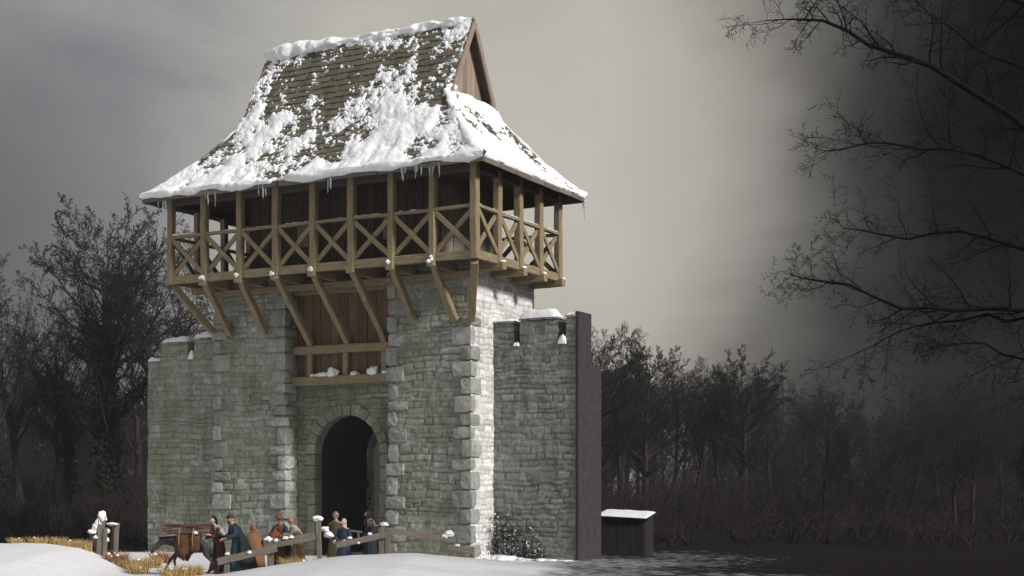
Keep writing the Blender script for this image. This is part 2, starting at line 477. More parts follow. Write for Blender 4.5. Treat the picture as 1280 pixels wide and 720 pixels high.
# recessed wall with the arch
AC, AR, SPR = 7.8, 1.7, 1.45       # arch centre, radius, springing height (above camera)
def arch_pts(r, n=24):
    pts = [(AC+r, B0)]
    for i in range(n+1):
        t = PI*i/n; pts.append((AC+r*math.cos(t), SPR+r*math.sin(t)*(1.03)))
    pts.append((AC-r, B0)); return pts
def arch_wall():
    ap = arch_pts(AR); mb = MB()
    a0, a1, zt = 5.05, 10.4, 4.5
    b0, b1 = 2.74, 7.0
    n = len(ap)
    # outer points matched to arch points
    op = []
    for (a, z) in ap:
        if z <= SPR+.001: op.append((a1 if a > AC else a0, z))
        else:
            ang = math.atan2(z-SPR, a-AC); dx = math.cos(ang); dz = math.sin(ang)
            k = min((a1-AC)/dx if dx > 1e-4 else 1e9, (AC-a0)/-dx if dx < -1e-4 else 1e9, (zt-SPR)/dz if dz > 1e-4 else 1e9)
            op.append((AC+dx*k, SPR+dz*k))
    vs = [lz(a, b0, z) for a, z in ap]+[lz(a, b0, z) for a, z in op]+[lz(a, b1, z) for a, z in ap]+[lz(a, b1, z) for a, z in op]
    fs = []
    for i in range(n-1):
        fs.append((i, i+1, n+i+1, n+i)); fs.append((2*n+i, 3*n+i, 3*n+i+1, 2*n+i+1)); fs.append((i, 2*n+i, 2*n+i+1, i+1))
    mb.add(vs, fs); c = core_obj(mb)
    def inside(u, v):
        a = a0+u; z = B0+v
        return ~((np.abs(a-AC) < AR+.1) & (z < SPR)) & ~(((a-AC)**2+(z-SPR)**2 < (AR+.1)**2))
    f = masonry('arch_wall', [], lz(a0, 2.66, B0), AX, FN, a1-a0, zt-B0, 300, mask_fn=inside, depth=.03, rough=.018)
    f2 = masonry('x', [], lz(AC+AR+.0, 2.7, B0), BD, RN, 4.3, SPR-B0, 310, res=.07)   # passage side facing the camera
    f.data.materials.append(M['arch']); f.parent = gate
    join_into(c, [f2]); c.name = 'passage'; c.data.materials.append(M['passage_shade']); c.parent = gate
    # voussoirs
    rng = random.Random(5)
    def ring(bf, name):
        mb = MB(); tints = []
        def stone(pa, pb, bb0, bb1):
            # pa, pb = (inner,outer) pairs in a,z
            (i0, o0), (i1, o1) = pa, pb
            j = lambda: rng.uniform(-.018, .018)
            fr = []
            for (a, z) in (i0, o0, o1, i1): fr.append((a+j(), z+j()))
            sec = bb0-rng.uniform(.03, .09)
            c = (sum(p[0] for p in fr)/4, sum(p[1] for p in fr)/4)
            r0 = [L(c[0]+(a-c[0])*.9, sec, c[1]+(z-c[1])*.92) for a, z in fr]
            r1 = [L(a, sec+.04, z) for a, z in fr]; r2 = [L(a, bb1, z) for a, z in fr]
            nb = len(mb.v); mb.quadstrip([r0, r1, r2]); tints.extend([rng.random()]*(len(mb.v)-nb))
        n = 13
        for i in range(n):
            t0, t1 = PI*i/n+.008, PI*(i+1)/n-.008
            ro = AR+.42+rng.uniform(-.04, .06)
            P = lambda t, r: (AC+r*math.cos(t), SPR+r*math.sin(t))
            stone((P(t0, AR-.03), P(t0, ro)), (P(t1, AR-.03), P(t1, ro)), bf, bf+.5)
        for s in (-1, 1):
            z = B0
            while z < SPR-.05:
                h = min(rng.uniform(.4, .75), SPR-z)
                if SPR-z-h < .2: h = SPR-z
                wo = AR+.42+rng.uniform(-.06, .06)
                stone(((AC+s*(AR-.03), z+.01), (AC+s*wo, z+.01)), ((AC+s*(AR-.03), z+h-.01), (AC+s*wo, z+h-.01)), bf, bf+.5)
                z += h
        o = mb.build(name, M['arch'], gate)
        t = o.data.attributes.new('tint', 'FLOAT', 'POINT'); t.data.foreach_set('value', tints)
    ring(2.66, 'arch_ring'); ring(6.75, 'arch_ring')
arch_wall()

# boarded upper recess with two rails and studs
rw = random.Random(11)
def planks(name, mat, a0, a1, b, z0, z1, wid, parent, axis='a', thick=.05):
    mb = MB(); p = a0
    while p < a1-.03:
        w = min(rw.uniform(wid*.75, wid*1.25), a1-p); c = p+w/2
        dz = rw.uniform(-.03, .03); db = rw.uniform(-.012, .012)
        if axis == 'a': mb.beam(L(c, b+db, z0), L(c, b+db, z1+dz), w-.02, thick, rw, jit=.005, seg=5)
        else: mb.beam(L(b+db, c, z0), L(b+db, c, z1+dz), thick, w-.02, rw, jit=.005, seg=5)
        p += w
    return mb.build(name, mat, parent)
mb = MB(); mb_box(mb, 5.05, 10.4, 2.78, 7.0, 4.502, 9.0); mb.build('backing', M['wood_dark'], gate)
planks('boarding', M['wood_brown'], 5.06, 10.4, 2.66, 4.5, 8.95, .42, gate)
for z, h, b in ((5.92, .36, 2.42), (4.6, .38, 2.36)):
    mb = MB(); mb.beam(L(5.07, b, z), L(10.38, b, z), .3, h, rw, seg=8, jit=.012); mb.build('rail', M['wood'], gate)
for a in (5.75, 7.7, 9.55):
    mb = MB(); mb.beam(L(a, 2.45, 4.79), L(a, 2.45, 5.74), .26, .2, rw); mb.build('stud', M['wood'], gate)

# ---- gallery
NA, NB = 8, 4
WA, WB = 15.2, 7.2
SA, SB = WA/NA, WB/NB
def post(a, b):
    mb = MB(); mb.beam(L(a, b, 8.82), L(a+rw.uniform(-.03, .03), b, 12.5), .3+rw.uniform(-.03, .02), .3, rw, up=(0, 1, 0), jit=.012, seg=6)
    mb.build('post', M['wood'], gate)
front = [(SA*i, 0.0) for i in range(NA+1)]; back = [(SA*i, WB) for i in range(NA+1)]
rside = [(0.0, SB*j) for j in range(1, NB)]; lside = [(WA, SB*j) for j in range(1, NB)]
for p in front+back+rside+lside: post(*p)
# floor, edge beams
mb = MB()
p = .1
while p < WB-.1:
    mb.beam(L(-.02, p+.15, 9.12), L(WA+.02, p+.15, 9.12), .29, .07, rw, seg=8); p += .305
mb.build('gallery_floor', M['wood_grey'], gate)
def edge(p0, p1, z, w, h, name, mat='wood'):
    mb = MB(); mb.beam(L(p0[0], p0[1], z), L(p1[0], p1[1], z), w, h, rw, seg=8, jit=.01); return mb.build(name, M[mat], gate)
for z, w, h, nm in ((9.0, .2, .34, 'edge_beam'), (12.36, .26, .3, 'wall_plate')):
    mt_ = 'wood_dark' if nm == 'wall_plate' else 'wood'  # under-eave shade put into the wall plates by a darker wood
    edge((.0, .02), (WA, .02), z, w, h, nm, mt_); edge((.0, WB), (WA, WB), z, w, h, nm, mt_)
    edge((.02, .1), (.02, WB-.1), z+.005, w, h, nm, mt_); edge((WA-.02, .1), (WA-.02, WB-.1), z+.005, w, h, nm, mt_)
# joists with projecting ends
for i in range(NA+1):
    a = SA*i
    if i in (0, NA): continue
    mb = MB(); mb.beam(L(a, -.24, 8.78), L(a, 2.7, 8.78), .3, .3, rw, seg=5); mb.build('joist', M['wood'], gate)
for j in range(1, NB+1):
    b = SB*j-(.1 if j == NB else 0)
    mb = MB(); mb.beam(L(-.3, b, 8.76), L(1.6, b, 8.76), .34, .3, rw, seg=5); mb.build('joist', M['wood'], gate)
    mb = MB(); mb.beam(L(WA+.25, b, 8.76), L(14.0, b, 8.76), .34, .3, rw, seg=5); mb.build('joist', M['wood'], gate)
# long bearers between the joists and the walls
edge((1.0, 1.5), (14.5, 1.5), 8.5, .22, .26, 'bearer')
mb = MB(); mb.beam(L(5.1, 2.45, 8.45), L(10.35, 2.45, 8.45), .25, .28, rw, seg=6); mb.build('bearer', M['wood'], gate)
# struts
def strut(p0, p1, w=.26, h=.3):
    mb = MB(); mb.beam(p0, p1, w, h, rw, seg=5, jit=.012); mb.build('strut', M['wood'], gate)
for i in range(NA+1):
    a = SA*i
    if i == 0: strut(L(.05, .05, 8.72), L(1.1, 1.62, 6.72), .3, .34)
    elif i == NA: strut(L(a-.1, .1, 8.72), L(14.28, 1.7, 6.9), .26)
    elif 5.05 < a < 10.4: strut(L(a, .08, 8.72), L(a, 2.46, 6.15), .27)
    else: strut(L(a, .08, 8.72), L(a, 1.68, 6.72), .27)
# railing bays: top rail plus a St Andrew's cross
def bay(p, q):
    P, Q = Vector((p[0], p[1])), Vector((q[0], q[1])); d = (Q-P).normalized(); P2 = P+d*.13; Q2 = Q-d*.13
    n = Vector((-d.y, d.x))
    mb = MB(); mb.beam(L(P2.x, P2.y, 10.86+rw.uniform(-.02, .02)), L(Q2.x, Q2.y, 10.86+rw.uniform(-.02, .02)), .2, .12, rw, seg=4)
    r = mb.build('handrail', M['wood'], gate)
    j_ = lambda: rw.uniform(-.05, .05)
    for k, (z0, z1) in enumerate(((9.24+j_(), 10.74+j_()), (10.74+j_(), 9.24+j_()))):
        o = n*(.045 if k else -.045)
        mb = MB(); mb.beam(L(P2.x+o.x, P2.y+o.y, z0), L(Q2.x+o.x, Q2.y+o.y, z1), .075, .2, rw, seg=4)
        mb.build('cross_brace', M['wood'], gate)
for ring_ in (front, back):
    for p, q in zip(ring_[:-1], ring_[1:]): bay(p, q)
for x in (0.0, WA):
    pts = [(x, SB*j) for j in range(NB+1)]
    for p, q in zip(pts[:-1], pts[1:]): bay(p, q)
# inner chamber
ca0, ca1, cb0, cb1 = 2.7, 12.4, 2.05, 7.0
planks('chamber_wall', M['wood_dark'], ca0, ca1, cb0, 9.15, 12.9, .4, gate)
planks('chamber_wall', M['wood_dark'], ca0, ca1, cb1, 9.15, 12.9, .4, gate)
planks('chamber_wall', M['wood_grey'], cb0, cb1, ca0, 9.15, 12.9, .4, gate, axis='b')  # sunlit side: light put into the colour, paler boards than the other walls
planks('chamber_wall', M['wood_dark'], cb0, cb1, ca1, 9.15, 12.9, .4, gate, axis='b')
for a in (5.2, 9.6):   # window hatches in the chamber
    mb = MB(); mb.beam(L(a, 1.98, 10.3), L(a, 1.98, 11.2), .6, .05, rw); mb.build('hatch', M['wood'], gate)

# ---- roof
TQ = 16.0; TR = 19.35; EZ = 12.5
def q_of(z): return (z-EZ)/(TQ-EZ)
def dprof(z):
    z = np.asarray(z, float); q = np.clip((z-EZ)/(TQ-EZ), 0, 1)
    low = 4.45-2.65*(q+.36*q*(1-q))
    return np.where(z <= TQ, low, 1.8*(TR-z)/(TR-TQ))
def aR(z):
    z = np.asarray(z, float); q = np.clip((z-EZ)/(TQ-EZ), 0, 1)
    return np.where(z <= TQ, -.85+3.1*(q+.3*q*(1-q)), 2.12)
def aL(z):
    z = np.asarray(z, float); q = np.clip((z-EZ)/(TQ-EZ), 0, 1)
    return np.where(z <= TQ, 16.05-3.4*(q+.3*q*(1-q)), 12.72)
BC = 3.6
zs = np.linspace(EZ, TR, 400)
ts = np.concatenate([[0], np.cumsum(np.hypot(np.diff(zs), np.diff(dprof(zs))))])
TT = ts[-1]; TG = float(np.interp(TQ, zs, ts))
def z_of_t(t): return np.interp(t, ts, zs)
def surf(side, t, u):
    """u in 0..1 across. returns a,b,z arrays + normal"""
    z = z_of_t(np.clip(t, 0, TT))
    if side in ('front', 'back'):
        a = aR(z)+(aL(z)-aR(z))*u
        b = BC-dprof(z) if side == 'front' else BC+dprof(z)
    else:
        a = (aR(z) if side == 'right' else aL(z))+0*u
        b = BC+dprof(z)*(2*u-1)
    return a, b, z
def snorm(side, t):
    z0 = z_of_t(np.clip(t-.02, 0, TT)); z1 = z_of_t(np.clip(t+.02, 0, TT))
    dz = z1-z0
    if side in ('front', 'back'): dd = dprof(z0)-dprof(z1); ln = np.hypot(dz, dd); s = -1 if side == 'front' else 1; return 0*dz, s*dz/ln, dd/ln
    dd = np.abs(aR(z1)-aR(z0)) if side == 'right' else np.abs(aL(z1)-aL(z0))
    ln = np.hypot(dz, dd)+1e-9; s = -1 if side == 'right' else 1
    return s*dz/ln, 0*dz, dd/ln
def roof():
    shell = MB()
    # underside shell, a little below the shingles
    n = 16
    Z = np.concatenate([np.linspace(EZ, TQ, n), [TR]])
    for side in ('front', 'back', 'right', 'left'):
        zz = Z if side in ('front', 'back') else Z[:n]
        r = []
        for z in zz:
            t = float(np.interp(z, zs, ts)); row = []
            nx = snorm(side, t)
            for u in (0, .5, 1):
                a, b, _ = surf(side, t, u); row.append(L(float(a)-float(nx[0])*.05, float(b)-float(nx[1])*.05, float(z)-.05))
            r.append(row)
        r2 = [[p-Vector((0, 0, .1)) for p in row] for row in r]
        shell.quadstrip(r, closed=False, cap0=False, cap1=False); shell.quadstrip(r2, closed=False, cap0=False, cap1=False)
    ro = shell.build('roof', M['wood_dark'], gate)
    # shingles
    rng = random.Random(77)
    mb = MB(); row_h = .335
    for side in ('front', 'back', 'right', 'left'):
        t = -.02; Tend = TT if side in ('front', 'back') else TG
        while t < Tend-.1:
            t1 = min(t+row_h*1.3, Tend)
            za, zb = float(z_of_t(max(t, 0))), float(z_of_t(t1))
            if side in ('front', 'back'): lo0, hi0, lo1, hi1 = float(aR(za)), float(aL(za)), float(aR(zb)), float(aL(zb))
            else: lo0, hi0, lo1, hi1 = BC-float(dprof(za)), BC+float(dprof(za)), BC-float(dprof(zb)), BC+float(dprof(zb))
            nv = [float(x) for x in snorm(side, max(t, .03))]
            p = lo0-rng.uniform(0, .3)
            sag = rng.uniform(-.015, .015)
            while p < hi0:
                w = rng.uniform(.2, .42) if side != 'back' else 1.2
                x0, x1 = max(p, lo0), min(p+w-.012, hi0); y0, y1 = max(x0, lo1), min(x1, hi1)
                if x1-x0 > .04:
                    if y1 < y0: y0 = y1 = (lo1 if p < lo1 else hi1)
                    dt = rng.uniform(-.035, .035)+sag; lift = .055+rng.uniform(-.012, .02); tw = rng.uniform(-.01, .01)
                    def pt(x, zt, h, side=side):
                        zz = float(zt)
                        if side == 'front': v = (x, BC-float(dprof(zz)), zz)
                        elif side == 'back': v = (x, BC+float(dprof(zz)), zz)
                        elif side == 'right': v = (float(aR(zz)), x, zz)
                        else: v = (float(aL(zz)), x, zz)
                        return L(v[0]+nv[0]*h, v[1]+nv[1]*h, v[2]+nv[2]*h)
                    zl = float(z_of_t(max(t+dt, 0)))
                    if t < 0: zl = EZ-.02
                    A = pt(x0, zl, lift+tw); B = pt(x1, zl, lift-tw); C = pt(y1, zb, .004); D = pt(y0, zb, .004)
                    A2 = pt(x0, zl, lift+tw-.05); B2 = pt(x1, zl, lift-tw-.05)
                    mb.add([A, B, C, D, A2, B2], [(0, 1, 2, 3), (4, 5, 1, 0), (4, 0, 3), (5, 2, 1)])
                p += w
            t += row_h
    mb.build('shingles', M['shingle'], ro)
    # gables at both ends
    for s, ag in ((1, 2.5), (-1, 12.32)):
        g = MB(); p = BC-1.75
        while p < BC+1.7:
            w = min(rng.uniform(.28, .42), BC+1.75-p); c0, c1 = p, p+w-.015
            h = lambda b: max(0, TR-.15-(abs(b-BC)/1.8)*(TR-TQ))
            zt0, zt1 = h(c0), h(c1)
            zt0, zt1 = max(zt0, TQ-.1), max(zt1, TQ-.1)
            r0 = [L(ag, c0, TQ-.25), L(ag, c1, TQ-.25), L(ag, c1, zt1), L(ag, c0, zt0)]
            r1 = [q+Vector((-.06*s, 0, 0)) for q in r0]
            g.v += []
            b = len(g.v); g.v.extend([tuple(q) for q in r0+r1])
            for f in ((0, 1, 2, 3), (7, 6, 5, 4), (0, 4, 5, 1), (1, 5, 6, 2), (2, 6, 7, 3), (3, 7, 4, 0)):
                g.f.append(tuple(b+i for i in f)); u0 = rng.uniform(0, 9)
                g.uv.append(tuple(((r0+r1)[i].z+u0, (r0+r1)[i].y+u0) for i in f)); g.mi.append(0)
            p += w
        g.build('gable_boards', M['wood_gable'], ro)
        for e in (-1, 1):
            g = MB(); ao = ag-.42 if s > 0 else ag+.27
            g.beam(L(ao, BC+e*1.8, TQ-.12), L(ao, BC+e*.01, TR-.17), .24, .09, rng, up=(1, 0, 0), seg=6); 
            g2 = g.build('bargeboard', M['wood_gable'], ro)
        g = MB(); g.beam(L(ag-.12*s, BC-1.85, TQ+.02), L(ag-.12*s, BC+1.85, TQ+.02), .22, .26, rng, seg=5); g.build('sill', M['wood_gable'], ro)
        g = MB(); g.beam(L(ag-.34*s, BC-1.95, TQ-.14), L(ag-.34*s, BC+1.95, TQ-.14), .16, .14, rng, seg=5); g.build('sill', M['wood_grey'], ro)
    # fascia boards
    e = .83
    for p0, p1 in (((-e, -e), (WA+e, -e)), ((-e, WB+e), (WA+e, WB+e)), ((-e, -e), (-e, WB+e)), ((WA+e, -e), (WA+e, WB+e))):
        g = MB(); n = 7
        P0 = Vector(p0); P1 = Vector(p1)
        for i in range(n):
            q0 = P0.lerp(P1, i/n); q1 = P0.lerp(P1, (i+1)/n-.004); dz = rng.uniform(-.03, .02)
            g.beam(L(q0.x, q0.y, EZ-.09+dz), L(q1.x, q1.y, EZ-.09+dz+rng.uniform(-.02, .02)), .07, .2, rng, seg=3)
        g.build('fascia', M['wood_grey'], ro)
    # soffit and ridge beam
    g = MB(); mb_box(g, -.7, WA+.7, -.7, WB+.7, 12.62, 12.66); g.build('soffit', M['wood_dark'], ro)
    g = MB(); g.beam(L(2.1, BC, TR+.02), L(12.74, BC, TR+.02), .16, .14, rng, seg=8); g.build('ridge_board', M['wood_grey'], ro)
    # hip boards
    for side, af in ((-1, aR), (1, aL)):
        for e2 in (-1, 1):
            g = MB()
            for i in range(12):
                z0 = EZ+(TQ-EZ)*i/12; z1 = EZ+(TQ-EZ)*(i+1.15)/12
                z1 = min(z1, TQ)
                g.beam(L(float(af(z0)), BC+e2*float(dprof(z0)), z0+.07), L(float(af(z1)), BC+e2*float(dprof(z1)), z1+.03), .2, .05, rng, seg=1)
            g.build('hip_cap', M['shingle'], ro)
roof()

# ---- snow on the roof (one mass of snow per roof, uncountable)
def snow_side(side, seed):
    T = TT-.05 if side in ('front', 'back') else TG
    width = 17 if side in ('front', 'back') else 9
    res = .037 if side == 'front' else .045 if side == 'right' else .12
    nt_, nu = int(T/res), int(width/res)
    t = np.linspace(0, T, nt_); u = np.linspace(0, 1, nu)
    Tm, Um = np.meshgrid(t, u, indexing='ij')
    a, b, z = surf(side, Tm, Um)
    x = a if side in ('front', 'back') else b
    q = Tm/TT
    lo = fbm(x*.42, Tm*.38, seed, 3); mid = fbm(x*1.5, Tm*1.2, seed+4, 3); hi = fbm(x*5.6, Tm*7.0, seed+8, 4, .72)
    if side in ('front', 'back'):
        bias = np.interp(q, [0, .04, .12, .25, .4, .52, .66, .86, .94, 1], [1.0, .5, .28, .18, .08, -.18, -.34, -.38, -.2, .05])
        right = sstep(9.2, 3.5, a)
        bias = bias+right*np.interp(q, [0, .3, .5, .75, 1], [.05, .16, .2, .14, .1])
        bias = bias-.3*np.exp(-((a-13.5)/1.6)**2-((q-.33)/.12)**2)
        bias = bias+.3*np.exp(-((a-12.3)/.5)**2)*sstep(.5, .7, q)
        bias = bias+.75*np.exp(-((a-11.6)/1.1)**2)*sstep(.86, .97, q)+.5*np.exp(-((a-7.8)/1.5)**2)*sstep(.88, .99, q)+.25*sstep(5, 2.5, a)*sstep(.6, .9, q)
        bias = bias+.4*np.exp(-((a-5.6-(q-.5)*3)/1.0)**2-((q-.5)/.16)**2)+.32*np.exp(-((a-10.6)/.9)**2-((q-.42)/.1)**2)
    else:
        bias = np.interp(Tm/TG, [0, .1, .5, .9, 1], [.8, .45, .26, .3, .6])
        if side == 'right': bias = bias-.45*sstep(4.8, 7.5, b)*sstep(.25, .6, Tm/TG)
    row = (Tm % .335)/.335
    base = bias+lo*.95+mid*.85
    w = 1.35-1.05*sstep(.05, .55, base)
    f = base+hi*w-.14*sstep(.0, .3, row)*sstep(.45, -.2, base)
    h = np.where(f > 0, 1-np.exp(-f*2.0), f*1.0)
    thick = np.interp(base, [-.6, 0, .5, 1.2], [.07, .09, .14, .21])
    h = h*thick*(1+.3*hi*(w-.3))+.02*w*fbm(x*13, Tm*13, seed+19, 2)*(f > 0)+.03*mid*(f > 0)+.012
    nx, ny, nz = snorm(side, Tm)
    H = np.clip(h, -.05, .4)+.02
    Pa = a+nx*H; Pb = b+ny*H; Pz = z+nz*H
    rows = [np.stack([-Pa, Pb, Pz+ZC], -1)]
    # eave lip curling over the edge
    h0 = .66*np.clip(H[0], 0, .4)*(1+1.5*np.clip(fbm(x[0]*.8, x[0]*0+3, seed+33, 3), -.6, 1))
    h0 = np.clip(h0, .0, .42)
    h0 = h0*sstep(-.55, -.15, fbm(x[0]*.55, x[0]*0+8, seed+39, 3))
    if side == 'right': h0 = h0*.35
    lip = []
    nxx, nyy, nzz = [np.atleast_1d(v)[0] if np.ndim(v) else v for v in (nx[0, 0], ny[0, 0], nz[0, 0])]
    ox, oy, oz = (0, {'front': -1, 'back': 1}.get(side, 0), -.55)
    if side == 'right': ox = -1
    if side == 'left': ox = 1
    for th in np.linspace(2.7, .0, 8)[:-1]:
        c, s = math.cos(th), math.sin(th)
        pa = a[0]+h0*(nxx*c*.9+ox*s*.62); pb = b[0]+h0*(nyy*c*.9+oy*s*.62); pz = z[0]+h0*(nzz*c*.9+oz*s*.62)+.0
        lip.append(np.stack([-pa, pb, pz+ZC], -1))
    P = np.concatenate([np.stack(lip), rows[0]], 0)
    hh = np.concatenate([np.repeat(H[:1], len(lip), 0), H], 0)
    keep = (np.maximum.reduce([hh[:-1, :-1], hh[1:, :-1], hh[:-1, 1:], hh[1:, 1:]]) > -.01)
    return grid_object('roof_snow', P, [], None, keep, smooth=True, flip=(side in ('back', 'right')))
def roof_snow():
    o = [snow_side('front', 41), snow_side('right', 52), snow_side('back', 63), snow_side('left', 74)]
    # ridge cap
    a = np.linspace(2.0, 12.95, 240); th = np.linspace(-.35*PI, 1.35*PI, 26)
    A, TH = np.meshgrid(a, th)
    r = .15+.26*fbm(A*.62, A*0, 90, 3)+.12*fbm(A*2.2, TH*1.3, 91, 3)+.1*sstep(9.8, 11.5, A)
    r = np.clip(r, .02, .5)*(1+.35*sstep(.2, -1, np.cos(TH)))
    r = r*sstep(2.0, 2.3, A)*sstep(12.98, 12.7, A)
    cz = TR+.02
    P = np.stack([-A, BC+np.cos(TH)*r*1.25, cz+np.sin(TH)*r+ZC+.02-.25*(np.abs(np.cos(TH))*r)], -1)
    o.append(grid_object('x', P, [], None, None))
    for af, e2 in ((aR, -1), (aR, 1), (aL, -1), (aL, 1)):
        zc = np.linspace(EZ+.02, TQ+.1, 110); th = np.linspace(0, 2*PI, 18)
        ZZ, TH = np.meshgrid(zc, th)
        amt = .13+.12*fbm(ZZ*1.1, ZZ*0+7*e2, 94, 3)+.04*fbm(ZZ*4, TH*1.5, 95, 2)+(.04 if af is aR else -.03)
        amt = np.clip(amt, 0, .4)*sstep(EZ, EZ+.25, ZZ)
        A_ = af(ZZ); B_ = BC+e2*dprof(ZZ); sa = -1 if af is aR else 1
        P = np.stack([-(A_+sa*np.cos(TH)*amt*.9), B_-e2*np.cos(TH)*amt*.9*1.0, ZZ+np.sin(TH)*amt*.8+.03+ZC], -1)
        o.append(grid_object('x', P, [], None, None))
    join_into(o[0], o[1:])
    s = o[0]; s.data.materials.append(M['snow']); s.parent = None
    s.location = gate.location; s.rotation_euler = gate.rotation_euler
    tag(s, 'thick white snow patches lying on the shingled roof of the gate', 'snow', kind='stuff')
roof_snow()

# lumps of snow
def lump(mb, c, r, rng, sub=3, seed=0, flat=.7, mi=0):
    import bmesh
    bm = bmesh.new(); bmesh.ops.create_icosphere(bm, subdivisions=sub, radius=1)
    vs = [v.co.copy() for v in bm.verts]; fs = [[v.index for v in f.verts] for f in bm.faces]; bm.free()
    from mathutils import noise as mn
    out = []
    for v in vs:
        k = 1+.55*mn.noise(v*1.5+Vector((seed*3.1, seed, 0)))+.2*mn.noise(v*4+Vector((0, seed, 2)))
        p = Vector((v.x*r[0]*k, v.y*r[1]*k, v.z*r[2]*k*(flat if v.z < 0 else 1)))
        out.append(Vector(c)+p)
    mb.add(out, fs, mi)
rl = random.Random(3)
sn = MB(); sd = 0
# merlon and wall tops come with the walls; here joist ends and rails
for i in range(1, NA):
    if i in (2, 4, 5, 6, 7, 1):
        for k in range(3):
            sd += 1; lump(sn, L(SA*i+rl.uniform(-.13, .13), -.2+rl.uniform(-.06, .02), 8.9+rl.uniform(-.1, .08)), (rl.uniform(.05, .11),)*3, rl, 2, sd)
for j in range(1, NB+1):
    sd += 1; lump(sn, L(-.24, SB*j, 8.93), (.1, .14, .07), rl, 2, sd)
for (a, w, h) in ((8.3, .3, .24), (6.25, .24, .26), (9.0, .18, .1), (8.7, .25, .12), (7.15, .2, .1), (9.3, .12, .08), (5.6, .2, .07)):
    sd += 1; lump(sn, L(a, 2.3, 4.79+h*.3), (w, .14, h), rl, 3, sd)
lump(sn, L(WA-.3, .02, 10.95), (.25, .12, .07), rl, 3, 77); lump(sn, L(WA-.9, .02, 10.94), (.45, .09, .04), rl, 3, 78)
for k in range(30):
    j = rl.uniform(0, 7.1); sd += 1
    lump(sn, L(0, j, 10.93), (.1, rl.uniform(.1, .3), .03), rl, 2, sd)
for k in range(26):
    j = rl.uniform(0, 15); sd += 1
    lump(sn, L(j, .0, 10.925), (rl.uniform(.08, .3), .09, .02), rl, 2, sd)
o = sn.build('snow_clumps', M['snow'], None, True); o.location = gate.location; o.rotation_euler = gate.rotation_euler
tag(o, 'small clumps of snow caught on the gallery timbers and rails', 'snow', kind='stuff')

# icicles in clusters along the eave
def icicles(name_label, spots):
    r = random.Random(len(name_label)); mb = MB()
    a0, b0 = spots[0][0], spots[0][1]
    for (a, b, z, ln) in spots:
        n = 7; pts = []; rad = []
        for i in range(n+1):
            t = i/n; pts.append(L(a+r.uniform(-.012, .012), b+r.uniform(-.012, .012), z-ln*t)); rad.append(.045*(1-t)**.8*(1+.25*r.uniform(-1, 1))+.006)
        mb.tube(pts, rad, 7)
    o = mb.build('icicle_cluster', M['ice'], None, True); o.location = gate.location; o.rotation_euler = gate.rotation_euler
    tag(o, name_label, 'icicles', 'icicles hanging from the eave')
def cl(a, b, n, lmin, lmax, spread, seed):
    r = random.Random(seed); return [(a+r.uniform(-spread, spread), b+r.uniform(-.04, .04), EZ-.05, r.uniform(lmin, lmax)) for _ in range(n)]
icicles('long icicles at the left corner of the eave beside the outer post', cl(15.1, -.8, 4, .4, 1.0, .35, 1))
icicles('thin icicles hanging from the eave between second and third post', cl(12.3, -.85, 3, .3, .85, .3, 2))
icicles('pair of stout icicles hanging from the eave above the fourth post', cl(9.7, -.85, 4, .4, .8, .3, 3))
icicles('glassy icicles hanging from the eave above the sixth post', cl(6.2, -.85, 3, .4, .75, .12, 4))
icicles('dense row of icicles on the eave near the front corner post', cl(1.95, -.85, 14, .2, .6, .9, 5))
icicles('lone long icicle at the far right corner of the eave', [(-.86, WB+.8, EZ-.05, .95), (-.8, WB+.75, EZ-.05, .4)])

